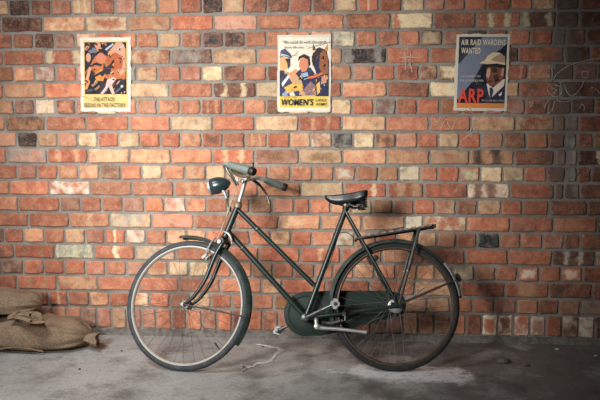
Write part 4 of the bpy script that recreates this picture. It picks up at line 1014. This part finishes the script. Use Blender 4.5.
poster('poster', ((277.5, 35), (331.5, 34), (330.5, 112), (277.5, 112)), "cream and yellow farm workers poster with a horse and women's land army lettering", p2,
       [("\u201cWe could do with thousands", .09, .885, .042, .82, (64, 62, 70), .25, .004), ('more like you...\u201d', .13, .815, .042, .42, (64, 62, 70), .25, .004),
        ('JOIN THE', .12, .178, .018, .24, (50, 52, 70), .3, .004), ("WOMEN'S", .075, .085, .088, .60, (44, 48, 70), .2, .02),
        ('LAND', .715, .137, .036, .2, (50, 52, 70), .2, .008), ('ARMY', .715, .084, .036, .22, (50, 52, 70), .2, .008)],
       [[(.99, .905), (.8, .87), (.6, .835), (.56, .82)], [(.37, .79), (.35, .745), (.27, .73)]], 2)
NV = (26, 28, 40)
p3 = [(NV, rect(.055, .10, .955, .965)), ((222, 134, 74), rect(.055, .035, .955, .10)),
      ((122, 126, 142), [(.055, .16), (.055, .70), (.12, .72), (.44, .965), (.955, .965), (.955, .88), (.80, .78), (.24, .30), (.10, .14)]),
      ((46, 50, 66), [(.055, .60), (.055, .965), (.50, .965)]),
      ((26, 28, 40), [(.36, .42), (.5, .60), (.82, .80), (.955, .62), (.955, .30), (.6, .30)]),
      ((44, 44, 66), [(.34, .28), (.44, .315), (.58, .355), (.70, .34), (.95, .33), (.955, .115), (.58, .115), (.58, .20), (.46, .25)]),
      ((226, 208, 186), [(.60, .355), (.65, .365), (.72, .30), (.82, .36), (.90, .41), (.94, .42), (.93, .33), (.80, .24), (.70, .17), (.66, .20)]),
      ((60, 60, 92), [(.66, .30), (.70, .31), (.74, .27), (.71, .16), (.67, .20)]), ((226, 216, 206), [(.83, .21), (.90, .255), (.89, .205), (.86, .195)]),
      ((126, 78, 62), [(.58, .44), (.60, .56), (.66, .60), (.82, .60), (.92, .56), (.92, .44), (.86, .38), (.76, .33), (.68, .32), (.62, .36)]),
      ((216, 160, 128), [(.59, .46), (.60, .55), (.66, .56), (.66, .46), (.62, .42)]), ((70, 36, 32), [(.66, .57), (.78, .56), (.80, .50), (.70, .50)]), ((70, 36, 32), [(.62, .395), (.70, .40), (.70, .375), (.63, .375)]),
      ((200, 146, 120), [(.86, .46), (.88, .56), (.92, .56), (.91, .46)]), ((56, 30, 28), [(.72, .46), (.80, .48), (.84, .40), (.76, .36)]),
      ((36, 30, 34), [(.46, .605), (.58, .595), (.76, .605), (.93, .585), (.93, .56), (.66, .575), (.54, .575)]),
      ((222, 198, 160), [(.45, .625), (.55, .66), (.60, .72), (.70, .765), (.82, .76), (.92, .71), (.935, .60), (.78, .62), (.6, .61)]),
      ((176, 140, 120), [(.66, .665), (.76, .72), (.86, .75), (.92, .70), (.93, .63), (.80, .64)]), ((240, 210, 170), [(.56, .655), (.62, .70), (.68, .70), (.64, .65)])]
poster('poster', ((456.5, 34), (510.5, 34.5), (506.5, 111), (453.5, 110.5)), 'dark blue air raid wardens poster with a man in a steel helmet and red letters', p3,
       [('AIR RAID WARDENS', .095, .855, .075, .83, (232, 216, 186), 0, .02), ('WANTED', .10, .745, .078, .36, (232, 216, 186), 0, .02),
        ('A RESPONSIBLE JOB', .10, .435, .028, .38, (206, 204, 200), 0, .006), ('FOR RESPONSIBLE MEN', .10, .380, .028, .44, (206, 204, 200), 0, .006),
        ('ARP', .075, .105, .185, .48, (222, 74, 60), 0, .03), ('APPLY TO YOUR LOCAL COUNCIL', .52, .125, .020, .42, (214, 206, 190), 0, .004)],
       [[(.3, .03), (.34, .0)]], 3)

# ------------------------------------------------------------------ bits on the floor
rock('stone_fragment', 503, 362, (.040, .026, .012), 'stone', 'flat grey lump of rubble on the dark floor at the right', 'rubble', 1)
rock('stone_fragment', 526, 365.5, (.022, .014, .006), 'stone', 'small flat rubble chip on the floor beside the larger grey lump', 'rubble', 2)
rock('plaster_crumb', 557.5, 350, (.014, .009, .006), 'plaster', 'white plaster crumb on the floor below the whitened bricks', 'rubble', 3)
rock('plaster_crumb', 596, 356.5, (.012, .008, .005), 'plaster', 'white plaster crumb on the floor at the right edge', 'rubble', 4)
rock('paper_scrap', 252, 366.5, (.008, .006, .003), 'blue', 'tiny blue scrap lying on the white plaster streak', 'scrap', 5)
rock('pebble', 79.5, 369.5, (.006, .005, .004), 'dark', 'single dark pebble on the floor in front of the sandbags', 'pebble', 6)
rock('pebble', 121.5, 351, (.005, .004, .003), 'dark', 'dark pebble on the floor between sandbags and front wheel', 'pebble', 8)
rock('pebble', 263, 347, (.007, .005, .003), 'dark', 'dark pebble inside the bend of the white plaster streak', 'pebble', 9)
rock('pebble', 243.8, 367.5, (.007, .005, .004), 'dark', 'dark pebble at the lower end of the white plaster streak', 'pebble', 10)
